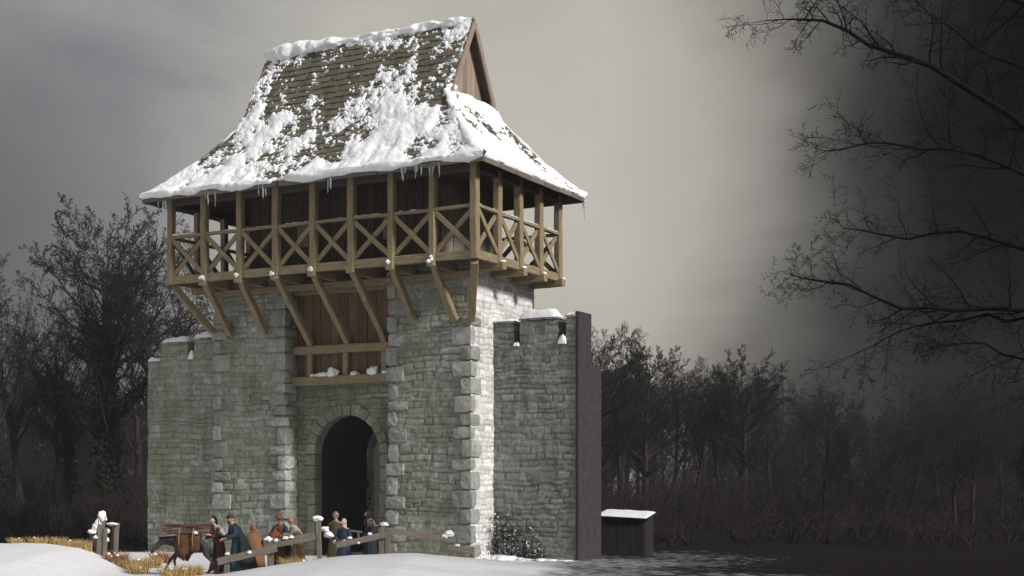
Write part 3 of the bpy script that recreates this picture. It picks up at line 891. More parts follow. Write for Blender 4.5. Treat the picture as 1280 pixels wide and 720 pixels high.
# ------------------------------------------------------------------ curtain walls
def snow_cap(mb_list, a0, a1, b0, b1, z, th, seed):
    n, m = 26, 18
    u = np.linspace(-1, 1, n); v = np.linspace(-1, 1, m); U, V = np.meshgrid(u, v)
    e = np.clip(1-np.abs(U)**5, 0, 1)*np.clip(1-np.abs(V)**5, 0, 1)
    A = (a0+a1)/2+(a1-a0)/2*U*(1.02+.05*fbm(U*2, V*2, seed+5, 2)); B = (b0+b1)/2+(b1-b0)/2*V*1.05
    H = th*e**.5*(1+.5*fbm(U*1.7+seed, V*1.7, seed, 3))-.03
    P = np.stack([-A, B, z+H+ZC], -1)
    mb_list.append(grid_object('x', P, [], None, None))
def curtain(name, label, a0, a1, b0, mat, merlons, seed, th=1.1, back_top=4.95, left=True):
    e = empty(name, (GX, GY, 0), GA); tag(e, label, 'stone wall')
    zt = 5.8
    mb = MB(); mb_box(mb, a0+.05, a1-.05, b0+.07, b0+th, B0, zt-.02)
    c = core_obj(mb)
    f = masonry('wall_face', [], lz(a0, b0, B0), AX, FN, a1-a0, zt-B0, seed)
    g = masonry('x', [], lz(a0 if not left else a1, b0, B0), BD, RN if not left else LN, th, zt-B0, seed+1, res=.08) if left else None
    h = masonry('x', [], lz(a0, b0+th, B0), AX, BN, a1-a0, zt-B0, seed+9, res=.12)
    # top
    U, V, D, T, G = masonry_arrays(a1-a0, th, .08, seed+4)
    P = np.stack([-(a0+U), b0+V, zt+ZC+D*.3], -1)
    t = grid_object('x', P, [], None, None, {'tint': T, 'groove': G})
    join_into(f, [x for x in (c, g, h, t) if x])
    f.data.materials.append(mat); f.parent = e
    for k, (m0, m1, mt) in enumerate(merlons):
        mb = MB(); mb_box(mb, m0+.04, m1-.04, b0+.05, b0+th*.75, zt, mt)
        c = core_obj(mb)
        w = m1-m0
        f1 = masonry('merlon', [], lz(m0, b0, zt-.02), AX, FN, w, mt-zt, seed+20+k)
        f2 = masonry('x', [], lz(m0, b0, zt-.02), BD, RN, th*.75, mt-zt, seed+30+k)
        f3 = masonry('x', [], lz(m1, b0, zt-.02), BD, LN, th*.75, mt-zt, seed+40+k)
        join_into(f1, [c, f2, f3]); f1.data.materials.append(mat); f1.parent = e
        # coping
        rng = random.Random(seed+k); cm = MB(); tints = []; p = m0-.06
        while p < m1+.02:
            cw = min(rng.uniform(.4, .8), m1+.06-p)
            if cw < .15: break
            vv, ff = rough_block(lz(p+cw-.01, b0-.07, mt-.02), lz(p, b0+th*.8, mt+.13), rng, .015)
            cm.add(vv, ff); tints += [rng.random()]*len(vv); p += cw
        co = cm.build('coping', M['quoin'], f1); tt = co.data.attributes.new('tint', 'FLOAT', 'POINT'); tt.data.foreach_set('value', tints)
    return e
lw = curtain('curtain_wall', 'mossy green-grey stone wall with battlements, joining the gate on its left', 14.2, 18.35, 2.0, M['stone'],
             [(14.3, 15.62, 6.62), (15.98, 17.55, 6.5)], 400)
rwall = curtain('curtain_wall', 'dark stone wall with battlements, joining the pale side of the gate', -2.55, 1.3, 3.67, M['stone_dark'],
             [(.3, 1.25, 6.72), (-1.72, .0, 6.78), (-2.53, -2.1, 6.82)], 500, left=False)
# plain end of the right wall: tall parapet end and lower wall-walk end
mb = MB(); mb_box(mb, -2.66, -2.53, 3.62, 4.84, B0, 7.04); mb.build('end_slab', M['plaster'], rwall)['label'] = 'plain mauve rendered end of the wall'
mb = MB(); mb_box(mb, -2.66, 1.2, 4.84, 5.8, B0, 4.96); mb.build('wall_walk', M['plaster'], rwall)
caps = []
snow_cap(caps, 14.35, 15.6, 1.95, 2.85, 6.74, .26, 1); snow_cap(caps, 16.0, 17.5, 1.95, 2.85, 6.62, .24, 2)
snow_cap(caps, 17.6, 18.35, 1.98, 2.6, 5.8, .16, 3); snow_cap(caps, 15.66, 15.95, 1.95, 2.3, 5.8, .34, 4)
join_into(caps[0], caps[1:]); caps[0].name = 'snow_caps'; caps[0].data.materials.append(M['snow'])
caps[0].location = gate.location; caps[0].rotation_euler = gate.rotation_euler
tag(caps[0], 'snow lying on the battlements of the left stone wall', 'snow', kind='stuff')
caps = []
snow_cap(caps, -1.6, -.02, 3.6, 4.5, 6.9, .34, 11); snow_cap(caps, .35, 1.2, 3.62, 4.4, 6.84, .12, 12)
snow_cap(caps, .03, .27, 3.6, 3.95, 5.8, .16, 13); snow_cap(caps, -2.1, -1.76, 3.58, 4.0, 5.8, .36, 14); snow_cap(caps, -2.5, -2.12, 3.62, 4.4, 6.92, .14, 15)
join_into(caps[0], caps[1:]); caps[0].name = 'snow_caps'; caps[0].data.materials.append(M['snow'])
caps[0].location = gate.location; caps[0].rotation_euler = gate.rotation_euler
tag(caps[0], 'snow lying on the battlements of the right stone wall', 'snow', kind='stuff')
# iron post in the right-hand crenel
# snow spattered against the foot of the right wall
sp = MB(); r9 = random.Random(8)
for k in range(170):
    a = 1.22-abs(r9.gauss(0, .65)); z = -2.85+abs(r9.gauss(0, .55))*max(.25, 1-abs(a-1.2)/2.6)*1.3
    if r9.random() < .25: lump(sp, L(1.18, r9.uniform(2.2, 3.66), -2.85+abs(r9.gauss(0, .3))), (.04, .06, .04), r9, 1, k)
    s_ = r9.uniform(.01, .04); lump(sp, L(a, 3.62, z), (s_, s_*.7, s_), r9, 1, k)
for k in range(12):
    lump(sp, L(1.1-k*.33, 3.5-r9.uniform(0, .3), -2.92), (r9.uniform(.3, .5), .4, r9.uniform(.06, .3)*max(.3, 1-k/9)), r9, 3, k+50)
o = sp.build('snow_drift', M['snow'], None, True); o.location = gate.location; o.rotation_euler = gate.rotation_euler
tag(o, 'snow spattered and drifted against the foot of the right wall', 'snow', kind='stuff')

def creeper():
    e = empty('dry_shrub', (GX, GY, 0), GA); tag(e, 'dead twiggy shrub with snow on it, in the corner between pier and right wall', 'shrub')
    rng = random.Random(17); V, Fc = [], []
    S = dict(seg=[6, 4, 3, 3], wob=[.12, .2, .25, .3], up=[.0, .02, 0, 0], taper=[.7, .7, .7, .6], sides=[5, 4, 3, 3], n=[9, 6, 4], lo=[.1, .1, .1], ang=[.8, .8, .9], len=[.45, .45, .5], rr=[.6, .6, .6], rmin=.006, shape=lambda t: 1)
    for k in range(11):
        p = L(1.05-k*.2, 3.45, -2.95); grow(V, Fc, rng, p, Vector((rng.uniform(-.15, .3), .05, 1)), rng.uniform(.7, 2.1)*(1-k*.06), .02, 0, S)
    V = [Vector((v.x, min(v.y, 3.58), v.z)) for v in V]
    me = bpy.data.meshes.new('twigs'); me.from_pydata([tuple(v) for v in V], [], Fc); link_mesh('twigs', me, M['scrub'], e)
    mb = MB()
    for k in range(90):
        v = rng.choice(V); s_ = rng.uniform(.02, .05); lump(mb, v, (s_, s_, s_*.7), rng, 1, k)
    mb.build('snow_flecks', M['snow'], e, True)['kind'] = 'stuff'
CREEPER = creeper
# added backdrop, coloured like the mauve haze seen through the arch
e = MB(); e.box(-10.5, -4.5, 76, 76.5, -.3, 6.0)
o = e.build('haze_backdrop', M['plaster']); tag(o, 'added mauve backdrop for the haze seen through the gate arch', 'wall')

# small lean-to in the dark on the right
def shed():
    e = empty('lean_to', (4.9, 61.5, 0), R(-18)); tag(e, 'small dark lean-to shed with snow on its sloping roof, right of the gate', 'shed')
    r = random.Random(4); mb = MB()
    for y in (-.8, .8):
        x = -1.0
        while x < 1.0:
            mb.beam((x+.1, y, -.1), (x+.1, y, 1.62), .19, .05, r, seg=2); x += .2
    for x in (-1.0, 1.0):
        y = -.8
        while y < .78:
            mb.beam((x, y+.1, -.1), (x, y+.1, 1.6), .05, .19, r, seg=2); y += .2
    mb.build('walls', M['shed'], e)
    mb = MB(); vv, ff = rough_block((-1.2, -1.0, -.05), (1.2, 1.0, .05), r, .01); vv = [Vector((p.x, p.y, p.z+1.75+.12*p.y-.05*p.x)) for p in vv]; mb.add(vv, ff); mb.build('roof', M['shed'], e)
    n = 40; U, V = np.meshgrid(np.linspace(-1, 1, n), np.linspace(-1, 1, n))
    ee = np.clip(1-np.abs(U)**6, 0, 1)*np.clip(1-np.abs(V)**6, 0, 1)
    H = .06*ee**.4*(1+.5*fbm(U*3, V*3, 3, 3))
    P = np.stack([U*1.1, V*.95, 1.79+.12*V*.95-.05*U*1.1+H], -1)
    grid_object('snow_cover', P, M['snow'], e)
shed()

# ------------------------------------------------------------------ placement from a photo pixel
def at(px, Y): return (px-640)/F*Y
# ------------------------------------------------------------------ timber fence in front of the gate
rf = random.Random(21)
def fence(label, posts, rails, caps=()):
    x0, y0 = posts[0][0], posts[0][1] if posts else (rails[0][0][0], rails[0][0][1])
    e = empty('rail_fence', (x0, y0, 0)); tag(e, label, 'fence', 'rail fence pieces in front of the gate')
    for (x, y, z0, z1, tx) in posts:
        mb = MB(); mb.beam((x-x0, y-y0, z0), (x-x0+tx, y-y0, z1), .17, .15, rf, seg=4, jit=.012); mb.build('post', M['wood_grey'], e)
    for (p, q, h) in rails:
        mb = MB(); mb.beam((p[0]-x0, p[1]-y0, p[2]), (q[0]-x0, q[1]-y0, q[2]), .06, h, rf, seg=6, jit=.012); mb.build('rail', M['wood_grey'], e)
    for k, (x, y, z, r) in enumerate(caps):
        mb = MB(); lump(mb, (x-x0, y-y0, z-.02), (r, r*.85, r*.72), rf, 3, k+x); mb.build('snow_cap', M['snow'], e, True)
def pz(py, Y): return ZC-(py-610)/F*Y
def P3(px, py, Y): return (at(px, Y), Y, pz(py, Y))
fence('low sloping fence rail in front of the bearded traveller in the blue cloak',
      [(at(283, 47.3), 47.35, 0, pz(696, 47.3), .02), (at(338, 47.4), 47.5, .2, pz(684, 47.4), .0)],
      [(P3(272, 702, 47.2), P3(346, 685, 47.3), .24)], [(*P3(312, 690, 47.25)[:2], pz(690, 47.2), .09), (*P3(284, 692, 47.35), .08)])
fence('fence rail behind the first one, ending at a leaning post with a snow cap',
      [(at(337, 47.9), 48.0, .1, pz(678, 47.9), .0), (at(399, 48), 48.1, .3, pz(650, 48), -.05)],
      [(P3(333, 681, 47.85), P3(394, 670, 47.9), .27)],
      [(*P3(397, 648, 48.1), .17), (*P3(335, 674, 47.85), .13), (*P3(345, 675, 47.85), .09), (*P3(357, 672, 47.85), .1), (*P3(364, 671, 47.85), .08), (*P3(406, 661, 48.2), .14), (*P3(411, 668, 48.1), .16)])
fence('fence with a sloping rail running up to a post at the arch',
      [(at(476, 49), 49.15, .2, pz(660, 49), 0), (at(483, 49), 49.25, .2, pz(660, 49), 0)],
      [(P3(420, 682, 48.6), P3(484, 668, 49), .2)], [(*P3(480, 655, 49.2), .13), (*P3(462, 667, 48.9), .08), (*P3(437, 672, 48.7), .07), (*P3(448, 678, 48.65), .05)])
fence('long fence rail running from the arch post past the right pier',
      [(at(566, 51), 51.1, .2, pz(672, 51), 0), (at(590, 50.5), 50.6, .1, pz(684, 50.5), 0)],
      [(P3(472, 661, 49.4), P3(568, 675, 51), .2), (P3(470, 691, 49.4), P3(560, 694, 50), .16), (P3(560, 684, 50.2), P3(592, 690, 50.5), .2)],
      [(*P3(561, 667, 50.9), .17), (*P3(555, 670, 50.8), .12), (*P3(572, 682, 50.4), .1)])
# broken paling on the left mound
def paling():
    Y = 50.3; x0 = at(128, Y)
    e = empty('broken_paling', (x0, Y, 0)); tag(e, 'broken grey fence posts leaning together on the left mound, capped with snow', 'fence')
    for (px, y0, y1, tx, dy, w) in ((127, 694, 646, 1, 0, .26), (140, 692, 656, 3, .35, .16), (144, 692, 656, 1, .2, .15), (119, 694, 660, -3, .15, .2), (113, 692, 668, 8, .3, .15), (133, 692, 660, 2, -.1, .12)):
        mb = MB(); mb.beam((at(px-tx, Y)-x0, dy, pz(y0, Y)-.2), (at(px, Y)-x0, dy, pz(y1, Y)), w, .12, rf, seg=4, jit=.02); mb.build('post', M['wood_grey'], e)
    mb = MB(); mb.beam((at(133, Y)-x0, .28, pz(657, Y)), (at(147, Y)-x0, .28, pz(656, Y)), .06, .12, rf); mb.build('rail', M['wood_grey'], e)
    for k, (px, py, rx, rz) in enumerate(((127, 647, .15, .24), (124, 654, .13, .22), (119, 660, .12, .16), (115, 665, .15, .1), (140, 655, .2, .05), (134, 664, .08, .1), (120, 672, .1, .08), (133, 675, .07, .1))):
        mb = MB(); lump(mb, (at(px, Y)-x0, .02, pz(py, Y)), (rx, .12, rz), rf, 3, k+9); mb.build('snow_cap', M['snow'], e, True)
paling()

# ------------------------------------------------------------------ dry grass tufts
M['straw'] = plain_mat('dry_straw_grass', (.42, .30, .12), .8, 12, .3, .1)
M['straw_red'] = plain_mat('rusty_dry_grass', (.34, .18, .09), .8, 12, .3, .1)
def tuft_mesh(seed, n, h, spread, mat, frost=10):
    r = random.Random(seed); mb = MB()
    for _ in range(n):
        an = r.uniform(0, 2*PI); rr = spread*math.sqrt(r.random()); x, y = rr*math.cos(an), rr*math.sin(an)
        hh = h*r.uniform(.5, 1.1); lx = r.gauss(0, .28)*hh+x*.5; ly = r.gauss(0, .28)*hh+y*.5
        w = r.uniform(.008, .016); a2 = r.uniform(0, PI); dx, dy = w*math.cos(a2), w*math.sin(a2)
        p0 = Vector((x, y, -.08)); p1 = Vector((x+lx*.35, y+ly*.35, hh*.6)); p2 = Vector((x+lx, y+ly, hh))
        b = len(mb.v); d = Vector((dx, dy, 0))
        mb.add([p0-d, p0+d, p1+d*.8, p1-d*.8, p2], [(0, 1, 2, 3), (3, 2, 4)])
    for k in range(frost):
        an = r.uniform(0, 2*PI); rr = spread*r.random(); s = r.uniform(.02, .055)
        lump(mb, (rr*math.cos(an), rr*math.sin(an), r.uniform(.05, h*.8)), (s, s, s*.8), r, 1, k, mi=1)
    o = mb.build('grass_tuft', [mat, M['snow']])
    return o
tufts = [tuft_mesh(1, 260, .42, .3, M['straw']), tuft_mesh(2, 200, .34, .38, M['straw']), tuft_mesh(3, 220, .38, .28, M['straw_red'])]
tspots = [  # px, Y, proto, scale, label
    (20, 50, 1, .7, 'low straw tuft at the far left of the snowy mound'), (48, 50.1, 1, .8, 'low straw tuft on the ridge of the left mound'),
    (72, 50.2, 0, .75, 'straw tuft midway along the ridge of the left mound'), (92, 50.2, 1, .9, 'frosted straw tuft left of the broken fence posts'),
    (106, 50.3, 0, .9, 'thick straw tuft touching the broken fence posts on their left'), (146, 49.9, 2, 1.3, 'rusty orange tuft right of the broken fence posts'),
    (158, 49.6, 0, .9, 'straw tuft on the slope below the rusty tuft'), (178, 51.5, 1, 1.1, 'wide straw tuft between mound and stone wall'), (190, 51.8, 0, 1.0, 'straw tuft just left of the pack pony'),
    (201, 56, 2, 1.4, 'brown tuft at the foot of the left wall behind the pony'), (172, 48.3, 0, 1.0, 'straw tuft low on the slope, nearest the left mound'),
    (222, 46.3, 1, 1.3, 'wide straw tuft in front of the pack pony'), (240, 46.9, 0, 1.0, 'straw tuft under the pack pony'), (366, 47.6, 0, 1.15, 'pale straw tuft at the feet of the hooded figure'), (378, 47.5, 1, 1.1, 'second pale tuft below the hooded figure'),
    (410, 47.7, 0, 1.1, 'straw tuft right of the snow-capped post'), (444, 47.7, 1, 1.0, 'low straw tuft under the sloping rail'), (456, 47.7, 0, .8, 'straw tuft near the arch post'),
    (555, 47.6, 2, 1.2, 'rusty brown tuft below the long rail at the right pier'), (545, 47.7, 0, .8, 'small straw tuft beside the rusty one at the right pier')]
usedp = set()
for (px, Y, k, s, lab) in tspots:
    src = tufts[k]
    o = src if k not in usedp else src.copy()
    if k in usedp: COL.objects.link(o)
    usedp.add(k)
    x = at(px, Y); o.location = (x, Y, tz(x, Y)-.02); o.rotation_euler = (0, 0, px*1.7); o.scale = (s, s, s)
    tag(o, lab, 'grass tuft', 'dry grass tufts in the snow')
# ------------------------------------------------------------------ people and the pack pony
def flatm(name, col, rough=.85): return plain_mat(name, col, rough, 40, .22, .2)
SK = flatm('skin', (.42, .24, .17), .6); SK2 = flatm('ruddy_skin', (.28, .13, .08), .6); SKP = flatm('pale_skin', (.6, .42, .34), .6)
EYE = flatm('eye_dark', (.02, .015, .012), .3); LIP = flatm('lips', (.25, .08, .07), .6)
def skin_mesh(name, verts, edges, radii, root=0, sub=1):
    me = bpy.data.meshes.new(name+'_s'); me.from_pydata([tuple(v) for v in verts], edges, []); me.update()
    o = bpy.data.objects.new(name+'_s', me); COL.objects.link(o)
    o.modifiers.new('k', 'SKIN'); s = o.modifiers.new('s', 'SUBSURF'); s.levels = sub; s.render_levels = sub
    if not me.skin_vertices: me.attributes.new('x', 'FLOAT', 'POINT')
    sv = me.skin_vertices[0].data
    for i, r in enumerate(radii):
        sv[i].radius = r if isinstance(r, tuple) else (r, r); sv[i].use_root = (i == root)
    bpy.context.view_layer.update()
    dg = bpy.context.evaluated_depsgraph_get(); ev = o.evaluated_get(dg); out = bpy.data.meshes.new_from_object(ev)
    bpy.data.objects.remove(o); bpy.data.meshes.remove(me)
    return [v.co.copy() for v in out.vertices], [tuple(p.vertices) for p in out.polygons]
def ellipsoid(mb, c, r, mi=0, seg=12, rings=9, rot=None, fn=None):
    vs = []; fs = []
    for i in range(rings+1):
        th = PI*i/rings
        for j in range(seg):
            ph = 2*PI*j/seg; v = Vector((math.sin(th)*math.cos(ph), math.sin(th)*math.sin(ph), math.cos(th)))
            if fn: v = fn(v)
            v = Vector((v.x*r[0], v.y*r[1], v.z*r[2]))
            if rot: v = rot @ v
            vs.append(Vector(c)+v)
    for i in range(rings):
        for j in range(seg):
            k = (j+1) % seg; fs.append((i*seg+j, (i+1)*seg+j, (i+1)*seg+k, i*seg+k))
    mb.add(vs, fs, mi)
def person(label, px, Y, rz, z0=None, H=1.85, skin=None, lean=0, arms=None, stride=.12, robe=None, sleeves=None, cloak=None, head=None, beard=None, hair=None, belt=None, turn=0, group=None):
    """built facing -Y at 1.75 m, then scaled to H"""
    skin = skin or SK
    x = at(px, Y); zz = tz(x, Y) if z0 is None else z0
    e = empty('person', (x, Y, zz), R(rz)); s = H/1.75; e.scale = (s, s, s); tag(e, label, 'person', group)
    def ln(p):      # lean the upper body forward
        p = Vector(p)
        if p.z > .95: p = Vector((p.x, p.y-(p.z-.95)*math.sin(R(lean)), .95+(p.z-.95)*math.cos(R(lean))))
        return p
    arms = arms or (((.25, .02, 1.13), (.27, -.1, .88)), ((-.25, .02, 1.13), (-.27, -.1, .88)))
    V = [(0, 0, .95), (0, 0, 1.12), (0, -.005, 1.3), (0, 0, 1.44), (0, -.012, 1.54), (0, -.012, 1.6)]
    Rr = [(.15, .115), (.13, .1), (.16, .11), (.085, .075), .052, .055]
    E = [(0, 1), (1, 2), (2, 3), (3, 4), (4, 5)]
    hands = []
    for k, sx in ((0, 1), (1, -1)):
        el, wr = arms[k]; b = len(V)
        dr = (Vector(wr)-Vector(el)).normalized()
        V += [(.17*sx, 0, 1.41), el, wr, tuple(Vector(wr)+dr*.075)]
        Rr += [.062, .045, .027, (.036, .022)]
        E += [(3, b), (b, b+1), (b+1, b+2), (b+2, b+3)]; hands.append((Vector(wr), dr, sx))
        b = len(V); f = stride*(1 if k == 0 else -1)
        V += [(.095*sx, 0, .88), (.1*sx, -f*.5-.03, .49), (.105*sx, -f+.02, .09), (.11*sx, -f-.15, .035)]
        Rr += [.095, .062, .042, (.045, .03)]
        E += [(0, b), (b, b+1), (b+1, b+2), (b+2, b+3)]
    vs, fs = skin_mesh('b', [ln(v) for v in V], E, Rr)
    mb = MB(); mb.add(vs, fs)
    for wr, dr, sx in hands:   # fingers, thumb off the side of the palm
        o = dr.orthogonal().normalized(); side = dr.cross(Vector((0, 0, 1))); side = side.normalized() if side.length > .1 else o
        dn = dr.cross(side).normalized()
        if dn.z > 0: dn = -dn
        for i, L_ in enumerate((.062, .072, .068, .052)):
            r0 = wr+dr*.085+side*(i-1.5)*.017
            mb.tube([ln(r0), ln(r0+dr*L_*.55+dn*.006), ln(r0+dr*L_*.85+dn*.03), ln(r0+dr*L_*.8+dn*.05)], [.0095, .009, .008, .006], 6)
        r0 = wr+dr*.035-side*.028*sx
        mb.tube([ln(r0), ln(r0+dr*.03-side*.025*sx), ln(r0+dr*.06-side*.022*sx+dn*.015)], [.012, .011, .008], 6)
    # head
    hc = Vector((0, -.025, 1.655)); rot = Matrix.Rotation(R(turn), 3, 'Z')
    def hs(v):
        v = v.copy()
        if v.z < 0: v.x *= 1-.28*(-v.z); v.y = v.y*(1-.12*-v.z)-.08*(-v.z)
        if v.y < -.3: v.y *= .95
        return v
    ellipsoid(mb, ln(hc), (.079, .096, .118), 0, 18, 14, rot, hs)
    hp = lambda x_, y_, z_: ln(hc+rot @ Vector((x_, y_, z_)))
    mb.tube([hp(0, -.09, .02), hp(0, -.112, -.012), hp(0, -.122, -.03), hp(0, -.095, -.04)], [.009, .013, .016, .012], 6)
    for sx in (1, -1):
        ellipsoid(mb, hp(.031*sx, -.085, .008), (.013, .009, .008), 1, 8, 6)
        ellipsoid(mb, hp(.03*sx, -.087, .026), (.019, .011, .006), 0, 8, 6)
        ellipsoid(mb, hp(.079*sx, .005, -.005), (.011, .02, .032), 0, 8, 6)
    ellipsoid(mb, hp(0, -.094, -.062), (.024, .009, .007), 2, 8, 6)
    mb.build('body', [skin, EYE, LIP], e, True)
    r = random.Random(int(px*7))
    ph = r.uniform(0, 6)
    def loft(name, mat, prof, fold=.05, nf=9, arc=None, thick=.018):
        mb = MB(); n = 44; rings = []
        if arc is None: A = [2*PI*j/n for j in range(n)]
        else: A = [R(arc[0])+(R(arc[1])-R(arc[0]))*j/(n-1) for j in range(n)]
        def ring(z, rx, ry, oy, amp, dr):
            out = []
            for t in A:
                k = 1+amp*(math.sin(nf*t+ph+z*1.4)*.6+math.sin((nf*1.7)*t+ph*2-z*3)*.4)
                out.append(ln((math.cos(t)*(rx+dr)*k, math.sin(t)*(ry+dr)*k+oy, z)))
            return out
        z_hi = prof[0][0]; z_lo = prof[-1][0]
        Ls = []
        for (z, rx, ry, oy) in prof:
            f = (z_hi-z)/(z_hi-z_lo+1e-6); rings.append(ring(z, rx, ry, oy, fold*f, 0))
        inner = [ring(z, rx, ry, oy, fold*(z_hi-z)/(z_hi-z_lo+1e-6), -thick) for (z, rx, ry, oy) in prof]
        if arc is None: mb.quadstrip(rings+inner[::-1], cap0=False, cap1=False)
        else: mb.quadstrip([a+b[::-1] for a, b in zip(rings, inner)])
        return mb.build(name, mat, e, True)
    if robe:
        mat, hem, wid = robe
        prof = [(1.5, .075, .07, .0), (1.46, .13, .1, .0), (1.4, .2, .125, 0), (1.28, .205, .14, 0), (1.12, .175, .135, 0), (1.0, .19, .15, 0)]
        for i in range(1, 7): t = i/6; prof.append((1.0-(1.0-hem)*t, .19+(wid-.19)*t, .15+(wid*.9-.15)*t, .0))
        loft('robe', mat, prof, .09, 8)
    if belt:
        mb = MB(); n = 24; mb.quadstrip([[ln((math.cos(2*PI*j/n)*rr, math.sin(2*PI*j/n)*rr*.8, z)) for j in range(n)] for rr, z in ((.19, 1.0), (.2, 1.03), (.195, 1.06))], cap0=False, cap1=False); mb.build('belt', belt, e, True)
    if sleeves:
        for k, sx in ((0, 1), (1, -1)):
            el, wr = [Vector(q) for q in arms[k]]; sh = Vector((.16*sx, 0, 1.42)); m = el.lerp(wr, .5)
            mb = MB(); mb.tube([ln(q) for q in (sh, sh.lerp(el, .5), el, m, wr.lerp(el, .08))], [.083, .078, .07, .066, .07], 12, cap=False); mb.build('sleeve', sleeves, e, True)
    if cloak:
        mat, hem, a0, a1, wid = cloak
        prof = [(1.52, .1, .09, .01), (1.45, .2, .13, .01), (1.38, .25, .17, .02), (1.2, .27, .2, .04)]
        for i in range(1, 6): t = i/5; prof.append((1.2-(1.2-hem)*t, .27+(wid-.27)*t, .2+(wid-.2)*t, .04+.05*t))
        loft('cloak', mat, prof, .12, 7, (a0, a1), .02)
    if head:
        kind, mat = head; mb = MB(); c = hc
        if kind == 'cap':
            def cf(v): v = v.copy(); v.z = max(v.z, -.12); return v
            ellipsoid(mb, ln(c+Vector((0, .008, .045))), (.094, .11, .095), 0, 16, 10, None, cf)
            n = 18; mb.quadstrip([[ln(c+Vector((math.cos(2*PI*j/n)*rr, math.sin(2*PI*j/n)*rr*1.18+.006, z))) for j in range(n)] for rr, z in ((.093, .02), (.103, .03), (.103, .055), (.092, .06))], cap0=False, cap1=False)
        elif kind == 'hat':
            n = 20; mb.quadstrip([[ln(c+Vector((math.cos(2*PI*j/n)*rr, math.sin(2*PI*j/n)*rr*1.1, z+.01*math.sin(2*2*PI*j/n)))) for j in range(n)] for rr, z in ((.09, .045), (.15, .035), (.155, .045), (.095, .062), (.09, .12), (.06, .15), (.01, .155))], cap0=False)
        elif kind == 'hood':
            def hf(v):
                v = v.copy()
                if v.y < -.5 and abs(v.x) < .75 and v.z < .55: v.y = -.42
                if v.z > .6: v.y += .15
                return v
            ellipsoid(mb, ln(c+Vector((0, .02, .0))), (.112, .125, .145), 0, 20, 14, rot, hf)
            ellipsoid(mb, ln((0, .01, 1.5)), (.17, .13, .06), 0, 16, 8)
        elif kind == 'helmet':
            def cf(v): v = v.copy(); v.z = max(v.z, -.45); return v
            ellipsoid(mb, ln(c+Vector((0, .01, .03))), (.1, .115, .115), 0, 16, 12, None, cf)
            mb.tube([ln(c+Vector((0, .01, .13))), ln(c+Vector((0, .01, .165)))], [.03, .008], 8)
        mb.build({'cap': 'cap', 'hat': 'hat', 'hood': 'hood', 'helmet': 'helmet'}[kind], mat, e, True)
    if hair:
        mb = MB()
        def cf(v):
            v = v.copy()
            if v.y < -.35 and v.z < .45: v.y = -.3
            return v
        ellipsoid(mb, ln(hc+rot @ Vector((0, .022, .02))), (.093, .1, .122), 0, 18, 12, rot, cf)
        if hair[1]: ellipsoid(mb, ln(hc+rot @ Vector((0, .06, -.09))), (.085, .055, .13), 0, 14, 10, rot)
        mb.build('hair', hair[0], e, True)
    if beard:
        mb = MB(); ellipsoid(mb, ln(hc+rot @ Vector((0, -.075, -.1))), (.058, .042, .075), 0, 14, 10, rot, lambda v: Vector((v.x*(1-.3*max(0, -v.z)), v.y, v.z))); mb.build('beard', beard, e, True)
    return e
C = lambda n, c: flatm(n, c)
brown_robe = C('brown_wool', (.12, .056, .03)); teal = C('teal_wool', (.035, .085, .1)); navy = C('navy_wool', (.028, .038, .062)); dark_cl = C('dark_cloak', (.02, .024, .026))
tan = C('tan_leather', (.2, .1, .048)); ochre = C('ochre_wool', (.24, .165, .085)); rust = C('rust_wool', (.2, .06, .03)); pale = C('pale_wool', (.33, .33, .29))
greyw = C('grey_wool', (.3, .29, .29)); olive = C('olive_wool', (.09, .088, .045)); blue = C('blue_dress', (.045, .05, .1)); blackhair = C('black_hair', (.012, .01, .01)); fair = C('fair_hair', (.5, .42, .31))
hatb = C('brown_hat', (.15, .065, .035)); steel = plain_mat('dull_helmet', (.2, .2, .17), .45, 30, .2, .2, .3)
fw = lambda x, y, z, x2, y2, z2: ((x, y, z), (x2, y2, z2))
GP = 'travellers passing in front of the gate'
person('pale-faced dark-haired person in a brown robe and grey shawl, next to the pony', 274, 48.9, -50, H=1.93, skin=SKP, lean=14, arms=(fw(.22, -.12, 1.15, .2, -.36, 1.2), fw(-.22, -.1, 1.15, -.18, -.35, 1.12)),
       robe=(brown_robe, .05, .3), sleeves=brown_robe, cloak=(greyw, 1.18, -60, 240, .3), hair=(blackhair, True), stride=.2, group=GP)
person('bearded man in a dark blue cap, teal tunic and dark cloak', 297, 48.2, -62, H=2.0, lean=16, arms=(fw(.28, -.1, 1.16, .2, -.36, 1.08), fw(-.28, -.1, 1.16, -.16, -.38, 1.04)),
       robe=(teal, .1, .3), sleeves=navy, cloak=(dark_cl, .2, -15, 195, .5), head=('cap', navy), beard=C('brown_beard', (.09, .035, .018)), belt=brown_robe, stride=.22, group=GP)
person('stooped person seen from behind in a tan hooded cloak', 319, 49.3, 205, H=1.66, lean=24, robe=(brown_robe, .1, .28), sleeves=tan, cloak=(tan, .2, -20, 200, .36), head=('hood', tan), group=GP)
person('person in a brown brimmed hat and dark mantle, arms round a rust-red bundle', 351, 49.6, -20, H=1.92, skin=SK2, lean=4, arms=(fw(.26, -.1, 1.2, .1, -.38, 1.18), fw(-.26, -.1, 1.2, -.1, -.38, 1.14)),
       robe=(brown_robe, .08, .28), sleeves=navy, cloak=(dark_cl, .3, -25, 205, .36), head=('hat', hatb), turn=-10, group=GP)
person('bald ruddy-faced person in a pale cape and ochre robe', 372, 48.9, -75, H=1.9, skin=SK2, lean=16, arms=(fw(.24, -.15, 1.2, .12, -.4, 1.2), fw(-.24, -.15, 1.2, -.12, -.42, 1.16)),
       robe=(ochre, .04, .34), sleeves=ochre, cloak=(pale, 1.08, -70, 250, .33), stride=.2, group=GP)
